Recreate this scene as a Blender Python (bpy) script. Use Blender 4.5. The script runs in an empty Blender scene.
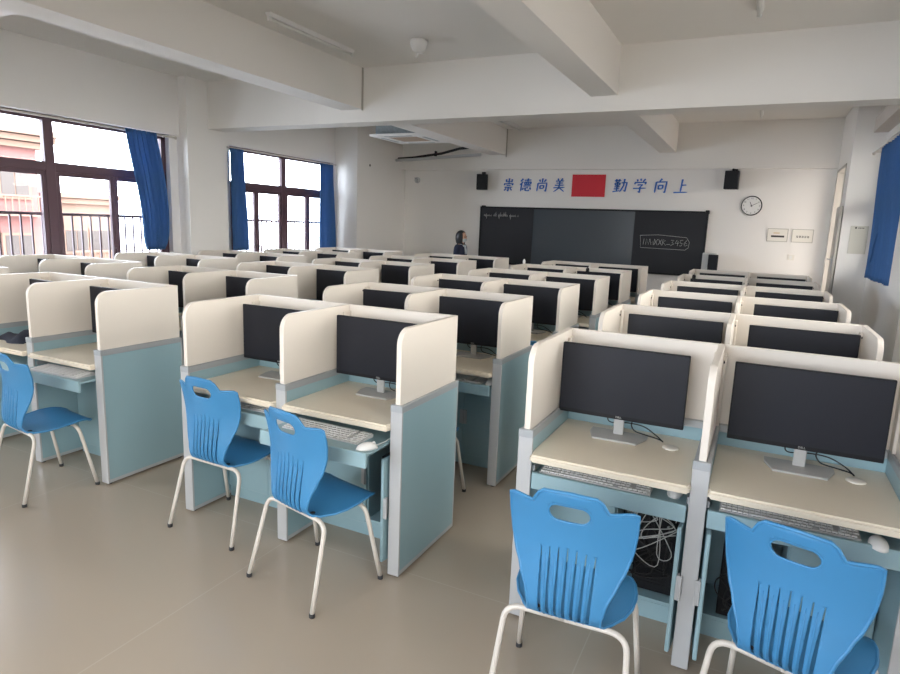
import bpy, bmesh, math, random
from mathutils import Vector, Matrix, geometry
random.seed(7)
sc = bpy.context.scene
col = sc.collection
PI = math.pi

# ------------------------------------------------------------------ materials
def lin(c):
    out = []
    for v in c:
        v = v / 255.0
        out.append(v / 12.92 if v <= 0.04045 else ((v + 0.055) / 1.055) ** 2.4)
    return (out[0], out[1], out[2], 1.0)

def mat(name, rgb, rough=0.5, metal=0.0, noise=0.03, scale=6.0, bump=0.0, bscale=60.0, spec=0.5, coat=0.0, stretch=None):
    m = bpy.data.materials.new(name); m.use_nodes = True
    nt = m.node_tree; N = nt.nodes; L = nt.links
    b = N['Principled BSDF']
    b.inputs['Roughness'].default_value = rough
    b.inputs['Metallic'].default_value = metal
    b.inputs['Specular IOR Level'].default_value = spec
    b.inputs['Coat Weight'].default_value = coat
    tc = N.new('ShaderNodeTexCoord')
    src = tc.outputs['Object']
    if stretch:
        mp = N.new('ShaderNodeMapping'); mp.inputs['Scale'].default_value = stretch
        L.new(src, mp.inputs['Vector']); src = mp.outputs['Vector']
    nz = N.new('ShaderNodeTexNoise'); nz.inputs['Scale'].default_value = scale; nz.inputs['Detail'].default_value = 4
    L.new(src, nz.inputs['Vector'])
    mx = N.new('ShaderNodeMix'); mx.data_type = 'RGBA'
    c = lin(rgb)
    mx.inputs[6].default_value = tuple(max(0, v * (1 - noise)) for v in c[:3]) + (1,)
    mx.inputs[7].default_value = tuple(min(1, v * (1 + noise)) for v in c[:3]) + (1,)
    L.new(nz.outputs['Fac'], mx.inputs[0]); L.new(mx.outputs[2], b.inputs['Base Color'])
    if bump:
        n2 = N.new('ShaderNodeTexNoise'); n2.inputs['Scale'].default_value = bscale; n2.inputs['Detail'].default_value = 3
        L.new(src, n2.inputs['Vector'])
        bp = N.new('ShaderNodeBump'); bp.inputs['Strength'].default_value = bump; bp.inputs['Distance'].default_value = 0.002
        L.new(n2.outputs['Fac'], bp.inputs['Height']); L.new(bp.outputs['Normal'], b.inputs['Normal'])
    return m

M = dict(
    wall=mat('painted_plaster', (232, 229, 225), 0.75, noise=0.02, scale=1.2, bump=0.15, bscale=90),
    ceil=mat('ceiling_paint', (230, 227, 222), 0.8, noise=0.02, scale=0.8),
    cream=mat('cream_laminate', (228, 220, 210), 0.38, noise=0.012, scale=3),
    creamedge=mat('cream_edge_band', (214, 203, 190), 0.45, noise=0.01),
    desk=mat('ivory_desktop', (224, 214, 195), 0.34, noise=0.015, scale=5),
    teal=mat('teal_laminate', (145, 174, 183), 0.36, noise=0.03, scale=2.5, stretch=(1, 1, .3)),
    alu=mat('grey_aluminium', (182, 184, 186), 0.42, metal=0.15, noise=0.03, scale=12, stretch=(1, 1, .1)),
    alud=mat('dark_aluminium', (162, 166, 170), 0.45, metal=0.15, noise=0.03),
    blue=mat('blue_plastic', (60, 129, 178), 0.42, noise=0.03, scale=14, bump=0.12, bscale=500),
    tube=mat('pale_grey_powdercoat', (206, 200, 192), 0.35, noise=0.02),
    rubber=mat('dark_rubber', (45, 45, 48), 0.7),
    black=mat('black_plastic', (22, 23, 29), 0.5, noise=0.05, spec=0.2),
    screen=mat('matt_black_screen', (25, 27, 36), 0.45, noise=0.01, spec=0.3),
    bezel=mat('bezel_black', (19, 20, 24), 0.45, spec=0.25),
    stand=mat('silver_stand', (176, 176, 174), 0.4, metal=0.0, noise=0.03),
    white=mat('white_plastic', (226, 225, 222), 0.4, noise=0.01),
    keys=mat('light_grey_keys', (222, 221, 220), 0.45, noise=0.02),
    keybase=mat('grey_keyboard_base', (196, 196, 197), 0.4, noise=0.02),
    cordw=mat('white_cord', (200, 200, 198), 0.5),
    cordb=mat('black_cord', (18, 18, 20), 0.5),
    frame=mat('brown_window_frame', (88, 62, 72), 0.4, noise=0.05),
    rail=mat('dark_rail', (74, 58, 66), 0.5, noise=0.05),
    board=mat('blackboard_slate', (42, 43, 47), 0.5, noise=0.08, scale=3, spec=0.2),
    boardscreen=mat('grey_glass_screen', (58, 66, 74), 0.28, noise=0.03, scale=1.5),
    chalk=mat('chalk', (190, 190, 188), 0.9),
    letter=mat('blue_lettering', (44, 106, 190), 0.5, noise=0.03),
    red=mat('red_panel', (206, 32, 50), 0.5, noise=0.03),
    tan=mat('tan_filter', (168, 150, 132), 0.7, noise=0.05),
    galv=mat('galvanised_steel', (140, 150, 155), 0.4, metal=0.6, noise=0.2, scale=30),
    insul=mat('black_insulation', (28, 28, 30), 0.8),
    pipe=mat('grey_pipe', (190, 192, 194), 0.5),
    navy=mat('navy_wool', (34, 40, 62), 0.9, noise=0.08, scale=30),
    skin=mat('skin', (214, 170, 146), 0.55),
    hair=mat('black_hair', (22, 20, 22), 0.45, noise=0.15, scale=60, stretch=(1, 1, .1)),
    mask=mat('pale_mask', (196, 206, 212), 0.8),
    cloth=mat('charcoal_cloth', (48, 52, 66), 0.9, noise=0.1, scale=20, bump=0.4, bscale=120),
    brick=mat('pink_brick', (146, 106, 108), 0.9, noise=0.08, scale=3),
    stucco=mat('cream_stucco', (178, 160, 146), 0.9, noise=0.05),
    bstucco=mat('building_stucco', (140, 118, 110), 0.9, noise=0.05),
    winglass=mat('dim_window_glass', (84, 80, 84), 0.2),
    doorw=mat('grey_door_paint', (176, 172, 164), 0.5, noise=0.02),
    corr=mat('corridor_paint', (208, 200, 192), 0.8, noise=0.02),
    notice=mat('clear_notice_holder', (208, 205, 194), 0.25, noise=0.02),
    ink=mat('dark_ink', (60, 58, 56), 0.7),
    mustard=mat('mustard_ink', (196, 160, 60), 0.7),
    lampd=mat('frosted_tube', (222, 222, 216), 0.3),
    toplight=mat('ivory_plate', (226, 222, 213), 0.5),
)

def fabric(name, rgb):
    m = bpy.data.materials.new(name); m.use_nodes = True
    nt = m.node_tree; N = nt.nodes; L = nt.links
    b = N['Principled BSDF']; out = N['Material Output']
    b.inputs['Roughness'].default_value = 0.85
    tr = N.new('ShaderNodeBsdfTranslucent'); mix = N.new('ShaderNodeMixShader')
    nz = N.new('ShaderNodeTexNoise'); nz.inputs['Scale'].default_value = 40
    cr = N.new('ShaderNodeMix'); cr.data_type = 'RGBA'
    c = lin(rgb)
    cr.inputs[6].default_value = tuple(v * .9 for v in c[:3]) + (1,); cr.inputs[7].default_value = tuple(min(1, v * 1.1) for v in c[:3]) + (1,)
    L.new(nz.outputs['Fac'], cr.inputs[0])
    L.new(cr.outputs[2], b.inputs['Base Color']); L.new(cr.outputs[2], tr.inputs['Color'])
    mix.inputs[0].default_value = 0.35
    L.new(b.outputs[0], mix.inputs[1]); L.new(tr.outputs[0], mix.inputs[2]); L.new(mix.outputs[0], out.inputs['Surface'])
    return m
M['curtain'] = fabric('blue_curtain_fabric', (74, 116, 166))

def glassmat():
    m = bpy.data.materials.new('window_glass'); m.use_nodes = True
    nt = m.node_tree; N = nt.nodes; L = nt.links
    for n in list(N):
        if n.type == 'BSDF_PRINCIPLED': N.remove(n)
    out = N['Material Output']
    t = N.new('ShaderNodeBsdfTransparent'); g = N.new('ShaderNodeBsdfGlossy'); g.inputs['Roughness'].default_value = 0.02
    t.inputs['Color'].default_value = (.96, .97, .97, 1)
    fr = N.new('ShaderNodeFresnel'); fr.inputs['IOR'].default_value = 1.25
    mx = N.new('ShaderNodeMixShader')
    L.new(fr.outputs[0], mx.inputs[0]); L.new(t.outputs[0], mx.inputs[1]); L.new(g.outputs[0], mx.inputs[2]); L.new(mx.outputs[0], out.inputs['Surface'])
    return m
M['glass'] = glassmat()

def floormat():
    m = bpy.data.materials.new('polished_vinyl_floor'); m.use_nodes = True
    nt = m.node_tree; N = nt.nodes; L = nt.links
    b = N['Principled BSDF']; b.inputs['Roughness'].default_value = 0.23; b.inputs['Specular IOR Level'].default_value = 0.55
    tc = N.new('ShaderNodeTexCoord')
    n1 = N.new('ShaderNodeTexNoise'); n1.inputs['Scale'].default_value = 1.3; n1.inputs['Detail'].default_value = 1
    n2 = N.new('ShaderNodeTexNoise'); n2.inputs['Scale'].default_value = 160; n2.inputs['Detail'].default_value = 2
    L.new(tc.outputs['Object'], n1.inputs['Vector']); L.new(tc.outputs['Object'], n2.inputs['Vector'])
    m1 = N.new('ShaderNodeMix'); m1.data_type = 'RGBA'; m1.inputs[6].default_value = lin((168, 155, 140)); m1.inputs[7].default_value = lin((173, 160, 144))
    L.new(n1.outputs['Fac'], m1.inputs[0])
    m2 = N.new('ShaderNodeMix'); m2.data_type = 'RGBA'; m2.blend_type = 'MULTIPLY'; m2.inputs[0].default_value = 0.0
    L.new(m1.outputs[2], m2.inputs[6]); L.new(n2.outputs['Color'], m2.inputs[7])
    # welded seams of the vinyl sheet, running at a slant
    mp = N.new('ShaderNodeMapping'); mp.inputs['Rotation'].default_value = (0, 0, 0.0)
    L.new(tc.outputs['Object'], mp.inputs['Vector'])
    br = N.new('ShaderNodeTexBrick'); br.offset = 0.0; br.inputs['Scale'].default_value = 1.0
    br.inputs['Brick Width'].default_value = 1.6; br.inputs['Row Height'].default_value = 2.0; br.inputs['Mortar Size'].default_value = 0.0025
    br.inputs['Color1'].default_value = (0, 0, 0, 1); br.inputs['Color2'].default_value = (0, 0, 0, 1); br.inputs['Mortar'].default_value = (1, 1, 1, 1)
    L.new(mp.outputs['Vector'], br.inputs['Vector'])
    m3 = N.new('ShaderNodeMix'); m3.data_type = 'RGBA'; m3.inputs[7].default_value = lin((196, 186, 170))
    sm = N.new('ShaderNodeMath'); sm.operation = 'MULTIPLY'; sm.inputs[1].default_value = 0.35
    L.new(br.outputs['Color'], sm.inputs[0]); L.new(sm.outputs[0], m3.inputs[0]); L.new(m2.outputs[2], m3.inputs[6])
    L.new(m3.outputs[2], b.inputs['Base Color'])
    return m
M['floor'] = floormat()

# ------------------------------------------------------------------ mesh helpers
def box(bm, x0, x1, y0, y1, z0, z1, bev=0.0, seg=1):
    t = bmesh.new() if bev else bm
    vs = [t.verts.new(p) for p in ((x0,y0,z0),(x1,y0,z0),(x1,y1,z0),(x0,y1,z0),(x0,y0,z1),(x1,y0,z1),(x1,y1,z1),(x0,y1,z1))]
    for f in ((0,3,2,1),(4,5,6,7),(0,1,5,4),(1,2,6,5),(2,3,7,6),(3,0,4,7)): t.faces.new([vs[i] for i in f])
    if bev:
        bmesh.ops.bevel(t, geom=list(t.edges), offset=bev, segments=seg, affect='EDGES', profile=0.5)
        merge(bm, t)

def merge(bm, t, mx=None):
    if mx is not None: bmesh.ops.transform(t, matrix=mx, verts=t.verts)
    mp = {}
    for v in t.verts: mp[v] = bm.verts.new(v.co)
    for f in t.faces:
        try:
            nf = bm.faces.new([mp[v] for v in f.verts]); nf.smooth = f.smooth
        except ValueError: pass
    t.free()

def prism(bm, pts, axis, a0, a1, smooth=False):
    """extrude a 2-D outline; axis 'x': pts are (y,z); 'y': (x,z); 'z': (x,y)"""
    def P(p, a):
        return {'x': (a, p[0], p[1]), 'y': (p[0], a, p[1]), 'z': (p[0], p[1], a)}[axis]
    A = [bm.verts.new(P(p, a0)) for p in pts]; B = [bm.verts.new(P(p, a1)) for p in pts]
    n = len(pts)
    fs = [bm.faces.new(A), bm.faces.new(B[::-1])]
    for i in range(n): fs.append(bm.faces.new((A[i], B[i], B[(i+1) % n], A[(i+1) % n])))
    bmesh.ops.recalc_face_normals(bm, faces=fs)

def tube(bm, pts, r, n=8, caps=True, closed=False, rr=None):
    pts = [Vector(p) for p in pts]; k = len(pts); rings = []
    up = None
    for i, p in enumerate(pts):
        if closed: d = pts[(i+1) % k] - pts[i-1]
        else: d = pts[min(i+1, k-1)] - pts[max(i-1, 0)]
        d.normalize()
        if up is None:
            up = Vector((0, 0, 1)) if abs(d.z) < .9 else Vector((1, 0, 0))
        a = d.cross(up); a.normalize(); b = a.cross(d); b.normalize(); up = b
        q = rr[i] if rr else r
        rings.append([bm.verts.new(p + a * math.cos(2*PI*j/n) * q + b * math.sin(2*PI*j/n) * q) for j in range(n)])
    m = k if closed else k - 1
    for i in range(m):
        R0, R1 = rings[i], rings[(i+1) % k]
        for j in range(n):
            f = bm.faces.new((R0[j], R0[(j+1) % n], R1[(j+1) % n], R1[j])); f.smooth = True
    if caps and not closed:
        bm.faces.new(rings[0][::-1]); bm.faces.new(rings[-1])

def lathe(bm, prof, c=(0, 0, 0), n=24, axis='z', smooth=True):
    """prof: (radius, height) along the axis"""
    rings = []
    for r, h in prof:
        ring = []
        for j in range(n):
            a = 2*PI*j/n; x, y = r*math.cos(a), r*math.sin(a)
            p = {'z': (x, y, h), 'y': (x, h, y), 'x': (h, x, y)}[axis]
            ring.append(bm.verts.new((p[0]+c[0], p[1]+c[1], p[2]+c[2])))
        rings.append(ring)
    fs = []
    for a, b in zip(rings, rings[1:]):
        for j in range(n):
            f = bm.faces.new((a[j], a[(j+1) % n], b[(j+1) % n], b[j])); f.smooth = smooth; fs.append(f)
    fs.append(bm.faces.new(rings[0][::-1])); fs.append(bm.faces.new(rings[-1]))
    bmesh.ops.recalc_face_normals(bm, faces=fs)

def spline(pts, n=8, closed=False):
    P = [Vector(p) for p in pts]; k = len(P); out = []
    for i in range(k if closed else k-1):
        if closed: a, b, c, d = P[i-1], P[i], P[(i+1) % k], P[(i+2) % k]
        else: a, b, c, d = P[max(i-1, 0)], P[i], P[i+1], P[min(i+2, k-1)]
        for j in range(n):
            t = j/n
            out.append(0.5*((2*b)+(c-a)*t+(2*a-5*b+4*c-d)*t*t+(3*b-a-3*c+d)*t*t*t))
    if not closed: out.append(P[-1])
    return out

def mesh(name, bm, m):
    me = bpy.data.meshes.new(name); bm.normal_update(); bm.to_mesh(me); bm.free()
    me.materials.append(m); return me

def obj(name, bm, m, parent=None, loc=(0, 0, 0), rot=None):
    me = bm if isinstance(bm, bpy.types.Mesh) else mesh(name, bm, m)
    o = bpy.data.objects.new(name, me); col.objects.link(o); o.location = loc
    if rot: o.rotation_euler = rot
    if parent: o.parent = parent
    return o

def thing(name, label, cat, loc=(0, 0, 0), rz=0, group=None):
    o = bpy.data.objects.new(name, None); o.empty_display_size = .1; col.objects.link(o)
    o.location = loc; o.rotation_euler = (0, 0, rz); return tag(o, label, cat, group)

def tag(o, label, cat, group=None):
    o['label'] = label; o['category'] = cat
    if group: o['group'] = group
    return o

def struct(name, bm, m, parent=None):
    o = obj(name, bm, m, parent)
    if not parent: o['kind'] = 'structure'
    return o

def kids(o): return list(o.children)

def dup(o, parent=None):
    c = o.copy(); col.objects.link(c)
    if parent is not None: c.parent = parent
    for ch in KIDS.get(o.name, []):
        dup(ch, c)
    return c
KIDS = {}
def snapshot(o):
    """remember the tree of a prototype before copying it"""
    KIDS[o.name] = list(o.children)
    for c in o.children: snapshot(c)

# ------------------------------------------------------------------ measures
W = 0.6758; T = 0.0612; D = 0.592; HB = 0.848; HT = 1.20
ROWY = [1.926, 3.142, 4.404, 5.620, 6.857, 8.092]
MID = {'R': 0.36, 'M': -1.611, 'L': -3.692, 'F': -5.602}
XW_L = -6.80; XW_R = 1.74; XP_L = -6.30; XP_R = 1.38; YF = 11.07; YP = 9.35; YBK = -3.4; ZC = 3.47
OPEN_Y = [(-2.3, 0.85), (2.55, 5.68), (6.75, 9.30)]     # window openings, both long walls
SILL = .90; HEAD = 2.71; SILLR = 1.22

# ------------------------------------------------------------------ setting
bm = bmesh.new(); box(bm, XW_L-.3, XW_R+.3, YBK-.2, YF+.2, -.12, 0); struct('floor', bm, M['floor'])
bm = bmesh.new(); box(bm, XW_L-.3, XW_R+.3, YBK-.2, YF+.2, ZC, ZC+.15); struct('ceiling', bm, M['ceil'])
bm = bmesh.new(); box(bm, XW_L-.3, XW_R+.3, YF, YF+.2, 0, ZC); struct('wall_front', bm, M['wall'])
bm = bmesh.new(); BX0, BX1, BZ0, BZ1 = -3.4, .9, 1.0, 2.75  # back wall opening for the added fill-light window
box(bm, XW_L-.3, BX0, YBK-.2, YBK, 0, ZC); box(bm, BX1, XW_R+.3, YBK-.2, YBK, 0, ZC); box(bm, BX0, BX1, YBK-.2, YBK, 0, BZ0); box(bm, BX0, BX1, YBK-.2, YBK, BZ1, ZC)
struct('wall_back', bm, M['wall'])

def long_wall(name, side):
    bm = bmesh.new()
    xi = XW_L if side < 0 else XW_R
    xo = xi + side*.26
    lo, hi = min(xi, xo), max(xi, xo)
    head = HEAD if side < 0 else 2.92
    ys = [YBK]
    for a, b in OPEN_Y: ys += [a, b]
    ys.append(YP)
    for i in range(0, len(ys), 2):
        box(bm, lo, hi, ys[i], ys[i+1], 0, ZC)
    for a, b in OPEN_Y:
        box(bm, lo, hi, a, b, 0, SILL if side < 0 else SILLR); box(bm, lo, hi, a, b, head, ZC)
    return bm
struct('wall_left', long_wall('wall_left', -1), M['wall'])
bm = long_wall('wall_right', 1)
struct('wall_right', bm, M['wall'])
# protruding end sections beside the front wall
bm = bmesh.new(); box(bm, XW_L-.26, XP_L, YP, YF, 0, ZC); struct('wall_left_front', bm, M['wall'])
DY0, DY1, DZ = 9.80, 10.85, 2.66       # doorway by the blackboard
bm = bmesh.new()
box(bm, XP_R, XP_R+.2, YP, DY0, 0, ZC); box(bm, XP_R, XP_R+.2, DY1, YF, 0, ZC); box(bm, XP_R, XP_R+.2, DY0, DY1, DZ, ZC)
box(bm, XP_R+.2, XW_R+.26, YP, YP+.2, 0, ZC)
struct('wall_right_front', bm, M['wall'])
n_trim = [0]
def trim(bm, m):
    n_trim[0] += 1; return struct('trim_%d' % n_trim[0], bm, m)
# pillars on the window walls
for (ya, yb) in ((5.81, 6.50), (1.05, 1.75)):
    bm = bmesh.new(); box(bm, XW_L-.01, -6.60, ya, yb, 0, ZC); trim(bm, M['wall'])
bm = bmesh.new(); box(bm, 1.55, XW_R+.01, 5.81, 6.50, 0, ZC); trim(bm, M['wall'])
# lintel beam lip above window
for (ya, yb) in ((YBK, 1.05), (1.75, 5.81)):
    bm = bmesh.new(); box(bm, XW_L-.01, XW_L+.05, ya, yb, HEAD, ZC); trim(bm, M['wall'])
# cross beams and long beams
for (ya, yb) in ((6.17, 6.47), (1.10, 1.40)):
    bm = bmesh.new(); box(bm, XW_L, XW_R, ya, yb, 2.85, ZC+.01); trim(bm, M['ceil'])
bm = bmesh.new(); box(bm, XP_L, XP_R, 10.95, YF+.01, 2.735, ZC+.01); trim(bm, M['ceil'])
for (xa, xb) in ((-4.35, -4.04), (-1.255, -.985)):
    for (ya, yb) in ((YBK, 1.10), (1.40, 6.17), (6.47, 10.95)):
        bm = bmesh.new(); box(bm, xa, xb, ya, yb, 3.0, ZC+.01); trim(bm, M['ceil'])
# thin sills
for (a, b) in OPEN_Y:
    bm = bmesh.new(); box(bm, XW_L-.26, XW_L+.02, a, b, SILL, SILL+.02, .004); trim(bm, M['wall'])
    bm = bmesh.new(); box(bm, XW_R-.02, XW_R+.26, a, b, SILLR, SILLR+.02, .004); trim(bm, M['wall'])

# windows ------------------------------------------------------------
nw = [0]
def window(side, y0, y1):
    nw[0] += 1
    head = HEAD if side < 0 else 2.92
    sill = SILL if side < 0 else SILLR
    xi = XW_L if side < 0 else XW_R
    xc = xi + side*.10
    root = bpy.data.objects.new('window_%d' % nw[0], None); col.objects.link(root); root['kind'] = 'structure'
    root.location = (xc, (y0+y1)/2, sill+.02)
    ox, oy, oz = root.location
    tr0, tr1 = 2.10, 2.20
    yc = (y0+y1)/2; z0 = sill+.02
    bm = bmesh.new()
    def B(a, b, c, d, t=.03): box(bm, -t, t, a-oy, b-oy, c-oz, d-oz, .004)
    B(y0, y0+.07, z0, head); B(y1-.07, y1, z0, head); B(y0, y1, head-.06, head); B(y0, y1, z0, z0+.06)
    B(y0, y1, tr0, tr1); B(yc-.055, yc+.055, z0, head, .035)
    obj('window_frame', bm, M['frame'], root)
    # four casements under the transom
    q = [y0+.07, (y0+yc)/2-.02, yc-.055, yc+.055, (y1+yc)/2+.02, y1-.07]
    spans = [(y0+.07, (y0+yc)/2), ((y0+yc)/2, yc-.055), (yc+.055, (yc+y1)/2), ((yc+y1)/2, y1-.07)]
    for k, (a, b) in enumerate(spans):
        bm = bmesh.new(); f = .05; t = .022
        for (c0, c1, e0, e1) in ((a, a+f, z0+.06, tr0), (b-f, b, z0+.06, tr0), (a+f, b-f, z0+.06, z0+.11), (a+f, b-f, tr0-.05, tr0)):
            box(bm, -t, t, c0-oy, c1-oy, e0-oz, e1-oz, .003)
        s = obj('sash', bm, M['frame'], root)
        bm = bmesh.new(); box(bm, -.003, .003, a+f-oy, b-f-oy, z0+.11-oz, tr0-.05-oz); obj('pane', bm, M['glass'], s)
        if k in (1, 2):
            hy = (a+.03) if k == 1 else (b-.03)
            bm = bmesh.new(); box(bm, -side*.022-.012, -side*.022+.012, hy-.015-oy, hy+.015-oy, .22, .34, .003)
            tube(bm, [(-side*.035, hy-oy, .3), (-side*.06, hy-oy, .3), (-side*.065, hy-oy, .2), (-side*.06, hy-oy, .19)], .008, 6)
            obj('window_handle', bm, M['frame'], s)
    for (a, b) in ((y0+.07, yc-.055), (yc+.055, y1-.07)):
        bm = bmesh.new(); box(bm, -.003, .003, a-oy, b-oy, tr1-oz, head-.06-oz); obj('pane', bm, M['glass'], root)
for a, b in OPEN_Y: window(-1, a, b)
for a, b in OPEN_Y: window(1, a, b)

# unseen window added in the back wall to brighten the nearest desks
nw[0] += 1
root = bpy.data.objects.new('window_%d' % nw[0], None); col.objects.link(root); root['kind'] = 'structure'; root.location = (BX0, YBK-.1, BZ0)
bw, bh = BX1-BX0, BZ1-BZ0
bm = bmesh.new()
for q in ((0, bw, 0, .06), (0, bw, bh-.06, bh), (0, .06, 0, bh), (bw-.06, bw, 0, bh), (bw*.25-.03, bw*.25+.03, 0, bh), (bw*.5-.03, bw*.5+.03, 0, bh), (bw*.75-.03, bw*.75+.03, 0, bh)): box(bm, q[0], q[1], -.03, .03, q[2], q[3], .003)
fr_ = obj('window_frame', bm, M['frame'], root)
for i in range(4):
    bm = bmesh.new(); box(bm, bw*i/4+.03, bw*(i+1)/4-.03, -.003, .003, .06, bh-.06); obj('pane', bm, M['glass'], root)

# railings outside the left windows
for k, (a, b) in enumerate(OPEN_Y):
    bm = bmesh.new()
    x = XW_L-.30
    box(bm, x-.02, x+.02, a-.1, b+.1, 1.60, 1.635, .004); box(bm, x-.015, x+.015, a-.1, b+.1, 1.0, 1.03)
    n = int((b-a+.2)/.117)
    for i in range(n+1):
        y = a-.1+i*(b-a+.2)/n; box(bm, x-.009, x+.009, y-.009, y+.009, 1.03, 1.60)
    box(bm, x-.05, x+.05, a-.1, a-.06, 1.0, 1.6); box(bm, x-.05, x+.05, b+.06, b+.1, 1.0, 1.6)
    names = ['window behind the camera', 'large near left window', 'far left window']
    tag(obj('safety_railing', bm, M['rail'], None), 'dark metal bar railing outside the ' + names[k], 'railing')
# ledge carrying the railings
bm = bmesh.new(); box(bm, XW_L-.42, XW_L-.26, YBK, YP, .88, 1.0); trim(bm, M['stucco'])

# door to the corridor -------------------------------------------------
root = bpy.data.objects.new('door_1', None); col.objects.link(root); root['kind'] = 'structure'; root.location = (XP_R, DY0, 0)
bm = bmesh.new()
box(bm, -.01, .21, -.03, .012, 0, DZ+.03, .003); box(bm, -.01, .21, DY1-DY0-.012, DY1-DY0+.03, 0, DZ+.03, .003); box(bm, -.01, .21, -.03, DY1-DY0+.03, DZ-.012, DZ+.03, .003)
obj('door_frame', bm, M['doorw'], root)
leaf = bpy.data.objects.new('door_leaf', mesh('door_leaf', (lambda b: (box(b, -.045, -.012, -.46, -.03, .01, 2.10, .003), b)[1])(bmesh.new()), M['doorw'])); col.objects.link(leaf); leaf.parent = root
bm = bmesh.new(); box(bm, -.053, -.045, -.40, -.35, 1.25, 1.45, .002); tube(bm, [(-.05, -.375, 1.40), (-.085, -.375, 1.40), (-.09, -.36, 1.40), (-.09, -.27, 1.40)], .009, 8)
obj('door_handle', bm, M['alud'], leaf)
# corridor outside
bm = bmesh.new(); box(bm, XP_R+.2, 3.9, YBK, YF+2.5, -.12, -.02); struct('floor_corridor', bm, M['corr'])
bm = bmesh.new(); box(bm, 3.7, 3.9, YBK, 9.2, -.02, 1.15); box(bm, 3.7, 3.9, 9.2, YF+2.5, -.02, 2.15); struct('wall_corridor', bm, M['corr'])  # stretch by the door raised to hold back daylight from the doorway
bm = bmesh.new(); box(bm, XP_R+.2, 3.9, 7.5, YF+2.5, 3.02, 3.2); struct('ceiling_corridor_shade', bm, M['corr'])  # unseen slab added to cut the daylight reaching the doorway
bm = bmesh.new(); box(bm, XP_R+.2, 2.3, YF+.2, YF+.4, -.02, ZC); trim(bm, M['corr'])

# opposite buildings -----------------------------------------------------
def building(label, x, y0, y1, z0, z1, m, cornice, cols, rows):
    root = thing('apartment_building', label, 'building', (x, (y0+y1)/2, z0))
    h = z1-z0; w = (y1-y0)/2
    bm = bmesh.new(); box(bm, -8, 0, -w, w, 0, h); obj('wall', bm, m, root)
    bm = bmesh.new()
    for i, e in enumerate(cornice): box(bm, -8, e, -w-e, w+e, h-.3*(i+1)+.04, h-.3*i)
    obj('cornice', bm, M['bstucco'], root)
    for r in range(rows):
        zc = h-2.6-r*3.0
        if zc < 1: break
        for c in range(cols):
            yc = -w+(c+.5)*2*w/cols
            bm = bmesh.new()
            box(bm, -.02, .12, yc-.75, yc+.75, zc-.7, zc+.7)
            wf = obj('window', bm, M['bstucco'], root)
            bm = bmesh.new(); box(bm, .12, .15, yc-.62, yc-.03, zc-.58, zc+.58); box(bm, .12, .15, yc+.03, yc+.62, zc-.58, zc+.58)
            obj('pane', bm, M['winglass'], wf)
        bm = bmesh.new(); box(bm, 0, .8, -w*.95, w*.95, zc-1.5, zc-1.35)
        for i in range(int(w*1.9/.3)): box(bm, .74, .78, -w*.95+i*.3, -w*.95+i*.3+.04, zc-1.35, zc-.55)
        box(bm, .72, .8, -w*.95, w*.95, zc-.58, zc-.5)
        obj('balcony', bm, M['bstucco'], root)
building('pink brick building with stepped cornice seen through the near left window', -32, 12.0, 19.0, -12, 5.4, M['brick'], (.9, .65, .4), 3, 4)
building('lower pale building seen right of the brick one through the near window', -34, 21.3, 24.2, -12, 2.6, M['bstucco'], (.5, .3), 2, 4)

# ------------------------------------------------------------------ desk prototype
def side_panel_mesh():
    bm = bmesh.new(); box(bm, -.0275, .0275, .012, D-.01, .03, HB-.03); return mesh('side_panel', bm, M['teal'])
def edge_post_mesh():
    bm = bmesh.new()
    box(bm, -T/2, T/2, 0, .013, .012, HB, .003, 2); box(bm, -T/2+.001, T/2-.001, D-.012, D, .012, HB-.004, .003)
    box(bm, -.0285, .0285, .012, D-.01, .014, .034)
    return mesh('edge_post', bm, M['alu'])
def cap_rail_mesh():
    bm = bmesh.new(); box(bm, -T/2+.001, -.014, .0, D, HB-.032, HB+.003, .003); box(bm, .014, T/2-.001, .0, D, HB-.032, HB+.003, .003)
    box(bm, -T/2-.001, T/2+.001, -.002, .02, HB-.03, HB+.004, .003)
    return mesh('cap_rail', bm, M['alud'])
def glide_mesh():
    bm = bmesh.new()
    for y in (.03, D-.04): lathe(bm, [(.014, 0), (.016, .004), (.016, .014)], (0, y, 0), 12)
    return mesh('foot_glide', bm, M['rubber'])
def side_screen_mesh():
    bm = bmesh.new(); r = .075
    pts = [(.012, HB-.01), (D-.005, HB-.01), (D-.005, HT), (.012+r, HT)]
    for i in range(1, 10):
        a = i/9*PI/2; pts.append((.012+r-r*math.sin(a), HT-r+r*math.cos(a)))
    prism(bm, pts, 'x', -.013, .013)
    t = bmesh.ops.bevel(bm, geom=[e for e in bm.edges if abs(e.verts[0].co.x-e.verts[1].co.x) < 1e-5], offset=.002, segments=1, affect='EDGES')
    return mesh('side_screen', bm, M['cream'])
def batten_mesh(sides):
    bm = bmesh.new()
    for s in sides: box(bm, s*.0195-.0065, s*.0195+.0065, D-.09, D-.028, HB+.004, HT-.035, .002)
    return mesh('corner_batten', bm, M['cream'])
def screw_mesh(sides):
    bm = bmesh.new()
    for s in sides: lathe(bm, [(.006, s*.0195-.003), (.006, s*.0195+.003)], (0, D-.115, HT-.06), 8, 'x')
    return mesh('screw_cap', bm, M['rubber'])
def back_screen_mesh():
    bm = bmesh.new(); box(bm, -W/2+.012, W/2-.012, D-.028, D-.005, HB-.01, HT, .002); return mesh('back_screen', bm, M['cream'])
def back_panel_mesh():
    bm = bmesh.new(); box(bm, -W/2+.028, W/2-.028, D-.045, D-.012, .05, HB-.03); return mesh('back_panel', bm, M['teal'])
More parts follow.
